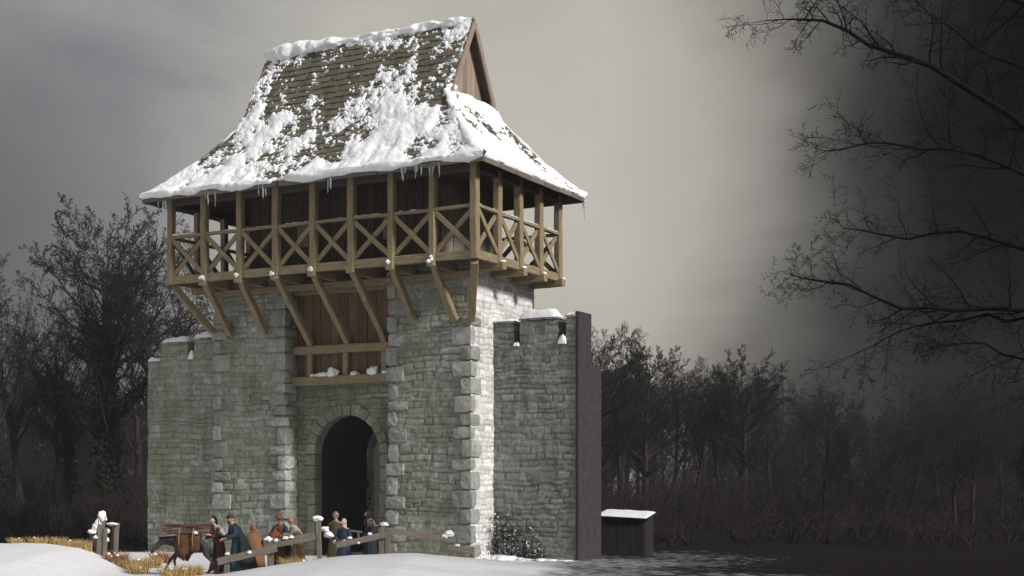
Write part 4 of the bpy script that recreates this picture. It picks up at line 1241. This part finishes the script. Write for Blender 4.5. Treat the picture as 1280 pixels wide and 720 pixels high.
person('man in a dull grey helmet and olive coat behind the fair-haired woman', 420, 51.6, -15, H=1.98, skin=SK, robe=(olive, .3, .3), sleeves=olive, head=('helmet', steel), arms=(fw(.3, .0, 1.18, .34, -.22, 1.22), fw(-.3, .0, 1.18, -.4, -.2, 1.2)), group=GP)
person('fair-haired woman in a dark blue dress with a pale bodice', 430, 50.3, -28, H=1.78, skin=SKP, robe=(blue, .04, .36), sleeves=blue, hair=(fair, True), belt=greyw, arms=(fw(.26, .0, 1.16, .2, -.24, 1.06), fw(-.26, .0, 1.16, -.2, -.24, 1.04)), group=GP)
person('shadowy figure with a pale scarf standing inside the gate passage', 463, 59.0, -60, H=1.95, skin=SK2, robe=(dark_cl, .05, .32), sleeves=dark_cl, cloak=(C('dusky_scarf', (.2, .14, .13)), 1.25, -60, 240, .26), head=('hood', dark_cl), lean=8, group=GP)
# rust-red bundle in the arms of the man with the hat
mb = MB(); x_, y_ = at(351, 49.6), 49.6; zb = tz(x_, y_)+1.22
lump(mb, (x_-.12, y_-.42, zb), (.24, .2, .27), random.Random(1), 3, 5, .9)
for a_ in (.0, .9): mb.tube([(x_-.12+.23*math.cos(t), y_-.42+.21*math.sin(t)*math.cos(a_), zb+.2*math.sin(t)*math.sin(a_)+.02) for t in [i*PI/8 for i in range(17)]], .012, 6, mi=1)
o = mb.build('bundle', [rust, brown_robe], None, True); tag(o, 'rust-red cloth bundle held by the person in the brimmed hat', 'bundle')
# carrying pole over the shoulder of the fair-haired woman
mb = MB(); x_, y_ = at(430, 50.3), 50.3; zb = tz(x_, y_)
mb.beam((x_-.15, y_+.2, zb+1.42), (x_+.62, y_+.1, zb+1.34), .09, .07, rf); 
pl = mb.build('carrying_frame', M['wood_grey']); tag(pl, 'short grey wooden carrying frame at the shoulder of the fair-haired woman', 'carrying frame')
mb = MB(); mb.beam((x_+.5, y_+.1, zb+.9), (x_+.5, y_+.1, zb+1.32), .06, .06, rf); mb.build('upright', M['wood_grey'], pl)

# pack pony, walking towards the left with its head low
pack = C('dark_brown_leather', (.085, .042, .024))
def pony(px, Y):
    x = at(px, Y); z = tz(x, Y)
    e = empty('pony', (x, Y, z), R(0)); tag(e, 'thin dark grey pack pony walking left with its head low', 'pony')
    e.scale = (1.08, 1.08, 1.08)
    V = []; E = []; Rr = []
    def chain(start, pts, rad):
        p = start
        for q, r in zip(pts, rad):
            V.append(q); Rr.append(r); i = len(V)-1
            if p is not None: E.append((p, i))
            p = i
        return p
    # trunk from croup to chest (towards -x)
    chain(None, [(.52, 0, 1.02), (.3, 0, .99), (.02, 0, .95), (-.25, 0, .96), (-.46, 0, 1.0)], [(.17, .19), (.19, .21), (.2, .235), (.19, .24), (.15, .2)])
    chain(4, [(-.66, 0, 1.06), (-.84, .0, 1.05), (-.98, 0, .98)], [(.1, .15), (.085, .12), (.08, .1)])       # neck
    chain(7, [(-1.1, 0, .86), (-1.2, 0, .72), (-1.24, 0, .66)], [(.075, .085), (.05, .055), (.045, .045)])     # head
    for sy, kx, ax, fx in ((-.1, .56, .66, .56), (.1, .62, .82, .78)):  # hind legs: stifle forward, hock back
        b = chain(0, [(.5, sy, .82), (kx-.12, sy*1.1, .66), (ax, sy*1.1, .42), (fx+.02, sy*1.1, .12), (fx-.05, sy*1.1, .04)], [.12, .085, .042, .032, .042])
    for sy, kx, fx, fz in ((-.1, -.5, -.44, .12), (.1, -.68, -.86, .1)):
        b = chain(3, [(-.38, sy, .78), (kx, sy*1.05, .45), (fx, sy*1.05, fz), (fx-.06, sy*1.05, fz-.07)], [.085, .044, .03, .042])
    vs, fs = skin_mesh('p', V, E, Rr, 2, 2)
    mb = MB(); mb.add(vs, fs)
    for sy in (1, -1):
        mb.tube([(-.97, .05*sy, 1.06), (-.95, .075*sy, 1.14), (-.98, .08*sy, 1.19)], [.03, .028, .006], 8)
        ellipsoid(mb, (-1.08, .066*sy, .92), (.016, .012, .016), 1, 8, 6)
        ellipsoid(mb, (-1.265, .028*sy, .67), (.01, .008, .012), 1, 8, 6)
    mb.build('body', [flatm('grey_coat', (.045, .043, .042)), EYE], e, True)
    r = random.Random(2); mb = MB()
    for k in range(60):
        t = k/60; p = Vector((-.48-.5*t, 0, 1.2-.04*t)); s_ = r.choice((-1, 1))
        mb.tube([p, p+Vector((-.02, .06*s_, -.02)), p+Vector((.0, .1*s_, -.16))], [.014, .012, .003], 4)
    mb.build('mane', flatm('dark_mane', (.015, .012, .01)), e)
    mb = MB()
    for k in range(26):
        o_ = Vector((r.gauss(0, .02), r.gauss(0, .025), 0)); mb.tube([Vector((.66, 0, 1.1)), Vector((.76, 0, 1.0))+o_, Vector((.8, 0, .75))+o_*2, Vector((.78, 0, .5))+o_*3], [.015, .018, .014, .004], 4)
    mb.build('tail', bpy.data.materials['dark_mane'], e)
    mb = MB(); mb.tube([(-1.19, .0, .81), (-1.14, -.065, .83), (-1.08, -.08, .98), (-.96, -.09, 1.08)], .01, 5); mb.tube([(-1.17, -.05, .78), (-1.0, -.2, .7), (-.7, -.25, .85)], .008, 5); mb.build('halter', tan, e)
    # load: packs, blanket and a bundle of poles
    ld = empty('pack_load', (x, Y, z)); ld.scale = e.scale; tag(ld, 'brown leather packs and a bundle of sticks loaded on the pony', 'pack load')
    mb = MB(); n = 20; rings = []
    for i in range(9):
        xx = -.42+.72*i/8; ring = []
        for j in range(n+1):
            t = -.25*PI+1.5*PI*j/n; k = 1+.05*math.sin(5*t+i); ring.append((xx, math.cos(t)*.25*k, .98+math.sin(t)*.3*k))
        rings.append(ring+[(q[0], q[1]*.9, .98+(q[2]-.98)*.93) for q in ring[::-1]])
    mb.quadstrip(rings); mb.build('blanket', brown_robe, ld, True)
    for sy in (-1, 1):
        mb = MB(); vv, ff = rough_block((-.44, .22*sy-.1, .62), (.02, .22*sy+.16, 1.16), r, .03, 4); mb.add(vv, ff); vv, ff = rough_block((-.02, .24*sy-.1, .7), (.3, .24*sy+.12, 1.12), r, .03, 4); mb.add(vv, ff)
        lump(mb, (-.2, .36*sy, .72), (.17, .08, .26), r, 3, 3+sy, .95); mb.build('pannier', pack, ld, True)
    mb = MB()
    for k in range(15):
        y_ = r.uniform(-.26, .26); zz = 1.34+r.uniform(-.08, .2); x0 = -.85+r.uniform(-.15, .3); x1 = .7+r.uniform(-.5, .15)
        pts = [(x0, y_+r.uniform(-.05, .05), zz+r.uniform(-.1, .06)), (-.1, y_*.6, zz-.01), (x1, y_+r.uniform(-.05, .05), zz+r.uniform(-.04, .05))]
        mb.tube(pts, [r.uniform(.012, .02), .024, .01], 5)
    mb.build('sticks', flatm('red_brown_sticks', (.1, .052, .034)), ld)
    mb = MB()
    for xx in (-.3, .12): mb.tube([(xx, math.cos(t)*.38, 1.1+math.sin(t)*.4) for t in [2*PI*i/24 for i in range(25)]], .013, 6)
    mb.build('rope', flatm('rope', (.3, .2, .1)), ld)
    for k, xx in enumerate((.2,)):
        mb = MB(); lump(mb, (xx, -.3, 1.3), (.07, .06, .06), r, 2, 3); mb.build('snow_cap', M['snow'], ld, True)
pony(239, 47.9)

# ------------------------------------------------------------------ trees
def tube_fast(V, Fc, pts, rads, n):
    base = len(V); prev = None; m = len(pts)
    for i in range(m):
        p = pts[i]; d = pts[min(i+1, m-1)]-pts[max(i-1, 0)]
        if d.length < 1e-6: d = Vector((0, 0, 1))
        d.normalize()
        a = prev if prev is not None else d.orthogonal()
        a = a-d*a.dot(d)
        if a.length < 1e-5: a = d.orthogonal()
        a.normalize(); prev = a; b = d.cross(a); r = rads[i]
        for j in range(n):
            t = 2*PI*j/n; V.append(p+(a*math.cos(t)+b*math.sin(t))*r)
    for i in range(m-1):
        for j in range(n):
            k = (j+1) % n; Fc.append((base+i*n+j, base+i*n+k, base+(i+1)*n+k, base+(i+1)*n+j))
def grow(V, Fc, rng, p, d, Ln, r, lvl, S):
    nseg = S['seg'][lvl]; pts = [p.copy()]; rads = [r]; q = p.copy(); dd = d.normalized(); wob = S['wob'][lvl]
    for i in range(nseg):
        dd = (dd+Vector((rng.gauss(0, wob), rng.gauss(0, wob), rng.gauss(0, wob)+S['up'][lvl]))).normalized()
        q = q+dd*Ln/nseg; pts.append(q.copy()); rads.append(max(r*(1-(i+1)/nseg*S['taper'][lvl]), S['rmin']))
    tube_fast(V, Fc, pts, rads, S['sides'][lvl])
    if lvl >= len(S['n']): return pts, rads
    n = S['n'][lvl]; n = max(1, int(round(n*rng.uniform(.8, 1.2))))
    lo = S['lo'][lvl]
    for c in range(n):
        t = lo+(1-lo)*((c+rng.random())/n); f = t*nseg; i = min(int(f), nseg-1); fr = f-i
        pp = pts[i].lerp(pts[i+1], fr); rr = rads[i]+(rads[i+1]-rads[i])*fr; ax = (pts[i+1]-pts[i]).normalized()
        side = ax.orthogonal(); side.rotate(Quaternion(ax, rng.uniform(0, 2*PI)))
        ang = S['ang'][lvl]*rng.uniform(.7, 1.3)
        nd = ax*math.cos(ang)+side*math.sin(ang)
        if lvl == 0 and S.get('env'):
            rx, rz_, cz_ = S['env']; q_ = Vector((pp.x/rx, pp.y/rx, (pp.z-cz_)/rz_)); ndv = (nd+Vector((0, 0, .3))).normalized(); dv = Vector((ndv.x/rx, ndv.y/rx, ndv.z/rz_))
            A_ = dv.dot(dv); B_ = 2*q_.dot(dv); C_ = q_.dot(q_)-1; D_ = B_*B_-4*A_*C_
            ll = (-B_+math.sqrt(D_))/(2*A_) if D_ > 0 else rx*.4
            ll = max(ll, rx*.3)*rng.uniform(.8, .92)
            grow(S['V2'], S['F2'], rng, pp, nd, ll, max(rr*S['rr'][0], .03), 1, S); continue
        shp = S['shape'](t) if lvl == 0 else (1-.55*t)
        grow(S['V2'] if lvl == 0 and 'V2' in S else V, S['F2'] if lvl == 0 and 'V2' in S else Fc, rng, pp, nd, Ln*S['len'][lvl]*shp*rng.uniform(.75, 1.2), max(rr*S['rr'][lvl], S['rmin']), lvl+1, S)
    return pts, rads
def tree_proto(seed, H, spread=1.0, dense=1.0, ivy=False, bare=.3, lean=0, rt=None, dome=False):
    rng = random.Random(seed); V, Fc, V2, F2 = [], [], [], []
    S = dict(seg=[9, 7, 5, 4, 3], wob=[.055, .1, .14, .18, .22], up=[.0, .10, .07, .04, .02], taper=[.88, .85, .85, .8, .6], sides=[8, 5, 4, 3, 3],
             n=[int(20*dense), int(9*dense), 7, 5], lo=[bare, .2, .2, .15], ang=[.85*spread, .75, .75, .8], len=[.5, .46, .5, .55], rr=[.5, .55, .6, .7], rmin=.012,
             shape=lambda t: (.55+.75*math.sin(PI*min(1, (t-bare)/(1-bare)*.8+.12)))*(1-.35*t), V2=V2, F2=F2)
    if dome:
        S['shape'] = lambda t: (1.12-.62*t)*(1.0 if t > bare+.12 else .7); S['n'] = [26, 11, 7, 5]; S['len'] = [.5, .42, .5, .5]; S['up'] = [0, .11, .05, .03, .01]; S['wob'] = [.03, .06, .12, .18, .22]; S['lo'] = [bare, .25, .2, .15]; S['env'] = (H*.25, H*.31, H*.60); S['n'] = [52, 17, 8, 5]; S['len'] = [.5, .3, .42, .5]; S['ang'] = [.85, .6, .7, .8]; S['up'] = [0, .05, .03, .02, .01]
    pts, rads = grow(V, Fc, rng, Vector((0, 0, -.2)), Vector((lean, 0, 1)), H*(.68 if dome else .86), rt or H*.019, 0, S)
    return (V, Fc, V2, F2, pts, rads, rng)
def mk(name, V, Fc, mat, parent):
    me = bpy.data.meshes.new(name); me.from_pydata([tuple(v) for v in V], [], Fc); me.update()
    return link_mesh(name, me, mat, parent, True)
def ivy_mesh(pts, rads, rng, n, upto):
    V, Fc = [], []
    for _ in range(n):
        f = rng.random()**1.2*upto*(len(pts)-1); i = int(f); p = pts[i].lerp(pts[min(i+1, len(pts)-1)], f-i); rr = rads[i]
        an = rng.uniform(0, 2*PI); o = rr+abs(rng.gauss(0, .32)); c = p+Vector((math.cos(an)*o, math.sin(an)*o, rng.uniform(-.2, .2)))
        s = rng.uniform(.07, .16); a = Vector((rng.gauss(0, 1), rng.gauss(0, 1), rng.gauss(0, 1))).normalized(); b = a.orthogonal().normalized()*s; a = a*s
        k = len(V); V.extend([c-a, c+b, c+a, c-b]); Fc.append((k, k+1, k+2, k+3))
    return V, Fc
CREEPER()
def make_tree(name, seed, H, ivy=0, **kw):
    e = empty(name); V, Fc, V2, F2, pts, rads, rng = tree_proto(seed, H, **kw)
    mk('trunk', V, Fc, M['bark'], e); mk('crown', V2, F2, M['bark'], e)
    if ivy:
        a, b = ivy_mesh(pts, rads, rng, ivy, .75); mk('ivy', a, b, M['ivy'], e)
    return e
protos = {
    'elm': make_tree('bare_tree', 11, 25.5, ivy=3600, spread=.85, bare=.26, dome=True),
    'ivyt': make_tree('bare_tree', 12, 20, ivy=2800, spread=.7, dense=.9, bare=.35),
    'slim': make_tree('bare_tree', 13, 19, spread=.6, dense=.9, bare=.3),
    'wide': make_tree('bare_tree', 14, 20, spread=.9, dense=1.1, bare=.25),
    'lean': make_tree('bare_tree', 15, 19, spread=.7, dense=.9, bare=.3, lean=.16),
    'dome': make_tree('bare_tree', 16, 19, spread=.7, bare=.2, dome=True),
}
HT = {k: float(np.percentile([v.co.z for v in next(c for c in o.children if c.name.startswith('crown')).data.vertices], 99.8)) for k, o in protos.items()}
used = set()
def put_tree(k, px, Y, ytop, lab, grp, rz=0, sx=1.0):
    src = protos[k]
    if k in used: o = copy_tree(src)
    else: o = src; used.add(k)
    Hs = HT[k]
    x = at(px, Y); z0 = tz(x, Y); h = pz(ytop, Y)-z0; s = h/Hs
    o.location = (x, Y, z0); o.rotation_euler = (0, 0, rz); o.scale = (s*sx, s*sx, s)
    tag(o, lab, 'tree', grp)
G1 = 'bare winter trees left of the gate'; G2 = 'bare winter trees right of the gate'
put_tree('elm', 140, 108, 250, 'tallest bare tree on the left, rounded crown and ivy-clad trunk', G1)
put_tree('ivyt', 6, 96, 350, 'ivy-clad dark tree at the left edge', G1, 1)
put_tree('ivyt', 92, 116, 380, 'ivy-clad tree close on the left of the tallest one', G1, 2)
put_tree('slim', 26, 110, 320, 'slim bare tree between the edge tree and the tallest one', G1, .5)
put_tree('slim', 208, 106, 300, 'slim bare tree between the tallest tree and the stone wall', G1, 2.2, 1.15)
put_tree('lean', 62, 118, 375, 'leaning bare tree left of the tallest one', G1, 0)
put_tree('wide', 172, 135, 330, 'spreading tree behind the stone wall end on the left', G1, 4)
put_tree('slim', 243, 112, 330, 'slim bare tree showing over the left wall under the gallery', G1, 3.3, 1.2)
put_tree('wide', -50, 110, 340, 'spreading bare tree cut off by the left side', G1, 5)
rt = random.Random(6)
for (k, px, Y, yt, lab, rz) in (
    ('dome', 752, 150, 408, 'bushy bare tree closest to the mauve wall end', 1), ('slim', 778, 160, 405, 'fine-twigged bare tree second from the wall end', 2), ('dome', 806, 165, 420, 'round bare tree third from the wall end', 3),
    ('lean', 838, 150, 437, 'leaning bare tree in the middle of the right wood', .4), ('slim', 868, 145, 445, 'forked bare tree with open sky behind it, middle of the right wood', 4.2),
    ('dome', 930, 140, 436, 'dense dark tree standing out at the right of the wood', 5), ('slim', 902, 150, 455, 'thin bare tree just left of the dense dark one', 1.4), ('lean', 968, 145, 455, 'leaning bare tree right of the dense dark one', 3),
    ('wide', 1005, 150, 490, 'low spreading tree at the dim end of the right wood', 2)):
    put_tree(k, px, Y, yt, lab, G2, rz)
for i in range(84):
    lf = i < 28
    px = rt.uniform(-140, 270) if lf else rt.uniform(735, 1330)
    Y = rt.uniform(150, 215) if lf else rt.uniform(170, 235)
    put_tree(rt.choice(['slim', 'wide', 'lean', 'dome']), px, Y, rt.uniform(440, 530) if lf else rt.uniform(455, 560),
             'distant bare tree among the far row left of the gate' if lf else 'distant bare tree among the far row right of the gate',
             'far row of trees left of the gate' if lf else 'far row of trees right of the gate', rt.uniform(0, 6), rt.uniform(1, 1.4))
for i in range(13):
    px = 1030+i*27+rt.uniform(-10, 10); Y = rt.uniform(95, 135)
    put_tree(rt.choice(['slim', 'wide', 'ivyt']), px, Y, rt.uniform(450, 520), 'bare tree in the black wood at the far right', 'trees of the dark wood at the right', rt.uniform(0, 6))

# scrub and thicket below the trees
def scrub(name, label, boxes, seed):
    rng = random.Random(seed); V, Fc = [], []
    for (x0, x1, y0, y1, n, h) in boxes:
        for _ in range(n):
            x = rng.uniform(x0, x1); y = rng.uniform(y0, y1); p = Vector((x, y, tz(x, y)-.1)); hh = h*rng.uniform(.5, 1.15)*(.25+1.0*float(vn(x*.12, y*.12, 5)))
            for k in range(7):
                d = Vector((rng.gauss(0, .5), rng.gauss(0, .5), 1)).normalized()
                q = p+d*hh*.5; e = q+(d+Vector((rng.gauss(0, .4), rng.gauss(0, .4), 0))).normalized()*hh*.5
                tube_fast(V, Fc, [p, q, e], [.035, .025, .012], 3)
                for m in range(4):
                    s = q.lerp(e, rng.random()); f = s+Vector((rng.gauss(0, .35), rng.gauss(0, .35), rng.uniform(0, .5)))*hh*.3
                    tube_fast(V, Fc, [s, f], [.016, .01], 3)
    o = mk(name, V, Fc, M['scrub'], None); tag(o, label, 'thicket', kind='stuff')
scrub('undergrowth', 'dark tangle of bare scrub under the trees on the left', [(-52, -18, 70, 92, 260, 2.6), (-58, -18, 94, 130, 700, 5.5), (-75, -25, 130, 175, 700, 9)], 1)
scrub('undergrowth', 'dark tangle of bare scrub under the trees on the right', [(5, 75, 70, 95, 420, 2.2), (6, 110, 95, 165, 1100, 5.5), (8, 150, 165, 215, 1100, 10)], 2)

# big near tree at the right whose boughs reach into the picture
def near_tree():
    Y0 = 36.0; bx = 15.4
    e = empty('bare_tree', (bx, Y0, tz(bx, Y0))); tag(e, 'huge black bare tree at the right edge, its long boughs reaching across the sky', 'tree')
    rng = random.Random(99); V, Fc, V2, F2 = [], [], [], []
    tp = [Vector((0, 0, -.3)), Vector((.1, 0, 3)), Vector((-.1, .1, 6)), Vector((.1, 0, 9)), Vector((.0, .1, 12)), Vector((.3, 0, 15)), Vector((.2, .1, 18)), Vector((.3, .1, 21))]
    tube_fast(V, Fc, tp, [.62, .5, .45, .42, .36, .28, .18, .06], 12)
    S = dict(seg=[8, 7, 6, 5, 4], wob=[.05, .12, .16, .2, .25], up=[0, .02, .02, .0, .0], taper=[.85, .85, .85, .8, .6], sides=[8, 6, 4, 3, 3],
             n=[0, 11, 7, 6], lo=[0, .25, .15, .1], ang=[.7, .75, .8, .85], len=[.5, .42, .48, .5], rr=[.5, .5, .55, .65], rmin=.0045, shape=lambda t: 1)
    def limb(pts, r0):
        r0 = r0*.6
        W = [Vector((at(px, Y)-bx, Y-Y0, pz(py, Y))) for px, py, Y in pts]
        m = 12; P = []
        for i in range(m+1):
            f = i/m*(len(W)-1); k = min(int(f), len(W)-2); p = W[k].lerp(W[k+1], f-k)
            P.append(p+Vector((rng.gauss(0, .05), rng.gauss(0, .1), rng.gauss(0, .06))))
        Rr = [max(r0*(1-.9*i/m), .012) for i in range(m+1)]
        tube_fast(V2, F2, P, Rr, 6)
        Ltot = sum((P[i+1]-P[i]).length for i in range(m))
        nch = int(Ltot*2.6)
        for c in range(nch):
            t = .12+.88*(c+rng.random())/nch; f = t*m; i = min(int(f), m-1); p = P[i].lerp(P[i+1], f-i); ax = (P[i+1]-P[i]).normalized()
            side = ax.orthogonal(); side.rotate(Quaternion(ax, rng.uniform(0, 2*PI))); an = rng.uniform(.5, 1.0)
            grow(V2, F2, rng, p, ax*math.cos(an)+side*math.sin(an), rng.uniform(1.1, 2.3)*(1.15-.5*t), Rr[i]*.5, 2, S)
    limb([(1428, 300, 36), (1300, 170, 35), (1170, 92, 34), (1080, 50, 33.5), (1010, 18, 33), (960, 28, 33)], .17)
    limb([(1428, 90, 36), (1320, 20, 37), (1200, -30, 37.5), (1080, -40, 37)], .17)
    limb([(1428, 230, 36), (1330, 120, 38), (1220, 60, 38.5), (1110, -20, 39)], .12)
    limb([(1428, 330, 36), (1330, 240, 35), (1220, 195, 34), (1110, 180, 33.5), (1030, 190, 33.2)], .14)
    limb([(1428, 420, 36), (1320, 395, 35), (1200, 388, 34), (1120, 385, 33.5), (1040, 352, 33), (985, 345, 33)], .14)
    limb([(1320, 395, 35), (1200, 400, 34.5), (1120, 420, 34), (1060, 450, 34)], .08)
    limb([(1428, 380, 36), (1320, 320, 37), (1200, 290, 37.5), (1100, 300, 38), (1040, 280, 38)], .12)
    limb([(1428, 520, 36), (1330, 470, 36), (1230, 430, 36), (1150, 440, 36)], .1)
    limb([(1428, 150, 36), (1540, 60, 36), (1640, 0, 35), (1720, -60, 35)], .17)
    limb([(1428, 250, 36), (1540, 180, 37), (1660, 150, 37)], .15)
    mk('trunk', V, Fc, M['bark_near'], e); mk('crown', V2, F2, M['bark_near'], e)
near_tree()

# ------------------------------------------------------------------ haze
HZ = dict(d=.0003, col=(.56, .54, .56))
def haze():
    mb = MB(); mb.box(-290, 290, -70, 350, -3.0, 32.0)
    m = bpy.data.materials.new('haze_air'); m.use_nodes = True; nt = m.node_tree; nt.nodes.clear()
    out = nt.nodes.new('ShaderNodeOutputMaterial'); v = nt.nodes.new('ShaderNodeVolumePrincipled')
    v.inputs['Density'].default_value = HZ['d']; v.inputs['Color'].default_value = (*HZ['col'], 1); v.inputs['Anisotropy'].default_value = .1
    nt.links.new(v.outputs[0], out.inputs['Volume'])
    o = mb.build('haze', m); tag(o, 'thin winter mist hanging over the wood and the gate', 'haze', kind='stuff')
haze()

# ------------------------------------------------------------------ light, sky, camera
SUN = Vector((.82, -.60, .60)).normalized()
def world():
    w = bpy.data.worlds.new('World'); scene.world = w; w.use_nodes = True; nt = w.node_tree
    bg = nt.nodes['Background']; out = nt.nodes['World Output']
    sky = nt.nodes.new('ShaderNodeTexSky'); sky.sky_type = 'NISHITA'; sky.sun_disc = False
    sky.sun_elevation = math.asin(SUN.z); sky.sun_rotation = math.atan2(SUN.x, SUN.y)
    tc = nt.nodes.new('ShaderNodeTexCoord'); d = tc.outputs['Generated']
    sx = nt.nodes.new('ShaderNodeSeparateXYZ'); nt.links.new(d, sx.inputs[0])
    mp = nt.nodes.new('ShaderNodeMapping'); mp.inputs['Scale'].default_value = (1, 1, 1.7); nt.links.new(d, mp.inputs['Vector'])
    n1 = noise(nt, mp.outputs[0], 5.5, 6, .55, .5)
    n2 = noise(nt, mp.outputs[0], 2.6, 4, .5)
    # overcast: cold grey clouds with paler breaks
    c = ramp(nt, n1, [(.3, (2.0, 2.02, 2.08)), (.5, (2.9, 2.88, 2.8)), (.7, (4.0, 3.85, 3.55))])
    # behind and above the viewer the cover is thinner and lighter
    lightbehind = ramp(nt, sx.outputs['Y'], [(0, (1, 1, 1)), (.55, (0, 0, 0))])
    c = mixc(nt, lightbehind, c, (3.9, 3.95, 4.05))
    def lobe(vec, lo, hi):
        dp = nt.nodes.new('ShaderNodeVectorMath'); dp.operation = 'DOT_PRODUCT'; nt.links.new(d, dp.inputs[0]); dp.inputs[1].default_value = Vector(vec).normalized()
        v = math_n(nt, 'ADD', dp.outputs['Value'], math_n(nt, 'MULTIPLY_ADD', n1, .02, -.01))
        mr = nt.nodes.new('ShaderNodeMapRange'); mr.interpolation_type = 'SMOOTHSTEP'; nt.links.new(v, mr.inputs[0]); mr.inputs[1].default_value = lo; mr.inputs[2].default_value = hi
        return mr.outputs[0]
    # the veiled sun brightens the clouds right of the tower with a cream glow
    c = mixc(nt, math_n(nt, 'MULTIPLY', lobe((.03, 1, .22), .955, 1.003), .85), c, (5.9, 5.5, 4.75))
    c = mixc(nt, .06, c, sky.outputs[0])
    # heavy low cloud to the left and above
    c = mixc(nt, math_n(nt, 'MULTIPLY', lobe((-.50, 1, .10), .955, 1.0), .75), c, (.62, .62, .68))
    # storm bank filling the right, with a soft ragged edge
    e = math_n(nt, 'ADD', sx.outputs['X'], math_n(nt, 'MULTIPLY_ADD', n1, .12, -.06))
    e = math_n(nt, 'ADD', e, math_n(nt, 'MULTIPLY_ADD', n2, .16, -.08))
    e = math_n(nt, 'SUBTRACT', e, math_n(nt, 'MULTIPLY_ADD', sx.outputs['Z'], .12, -.03))
    bank = ramp(nt, e, [(.06, (0, 0, 0)), (.11, (.12, .12, .12)), (.155, (.42, .42, .42)), (.185, (.68, .68, .68)), (.225, (.89, .89, .89)), (.28, (.985, .985, .985)), (.33, (1, 1, 1))])
    infront = ramp(nt, sx.outputs['Y'], [(0, (0, 0, 0)), (.35, (1, 1, 1))])
    c = mixc(nt, math_n(nt, 'MULTIPLY', bank, infront), c, (.045, .03, .03))
    nt.links.new(c, bg.inputs['Color']); bg.inputs['Strength'].default_value = .1
world()
sl = bpy.data.lights.new('sun', 'SUN'); sl.energy = 4.2; sl.angle = R(9); sl.color = (1, .965, .93)
so = bpy.data.objects.new('sun', sl); COL.objects.link(so); so.rotation_euler = SUN.to_track_quat('Z', 'Y').to_euler()
cam = bpy.data.cameras.new('camera'); co = bpy.data.objects.new('camera', cam); COL.objects.link(co)
co.location = (0, 0, ZC); co.rotation_euler = (R(90), 0, 0)
cam.sensor_width = 36; cam.lens = 36*F/1280; cam.shift_y = (610-360)/1280; cam.clip_end = 3000; cam.clip_start = .5
scene.camera = co
scene.view_settings.view_transform = 'Standard'; scene.view_settings.look = 'None'; scene.view_settings.exposure = 0; scene.view_settings.gamma = 1
scene.cycles.max_bounces = 6; scene.cycles.volume_bounces = 1
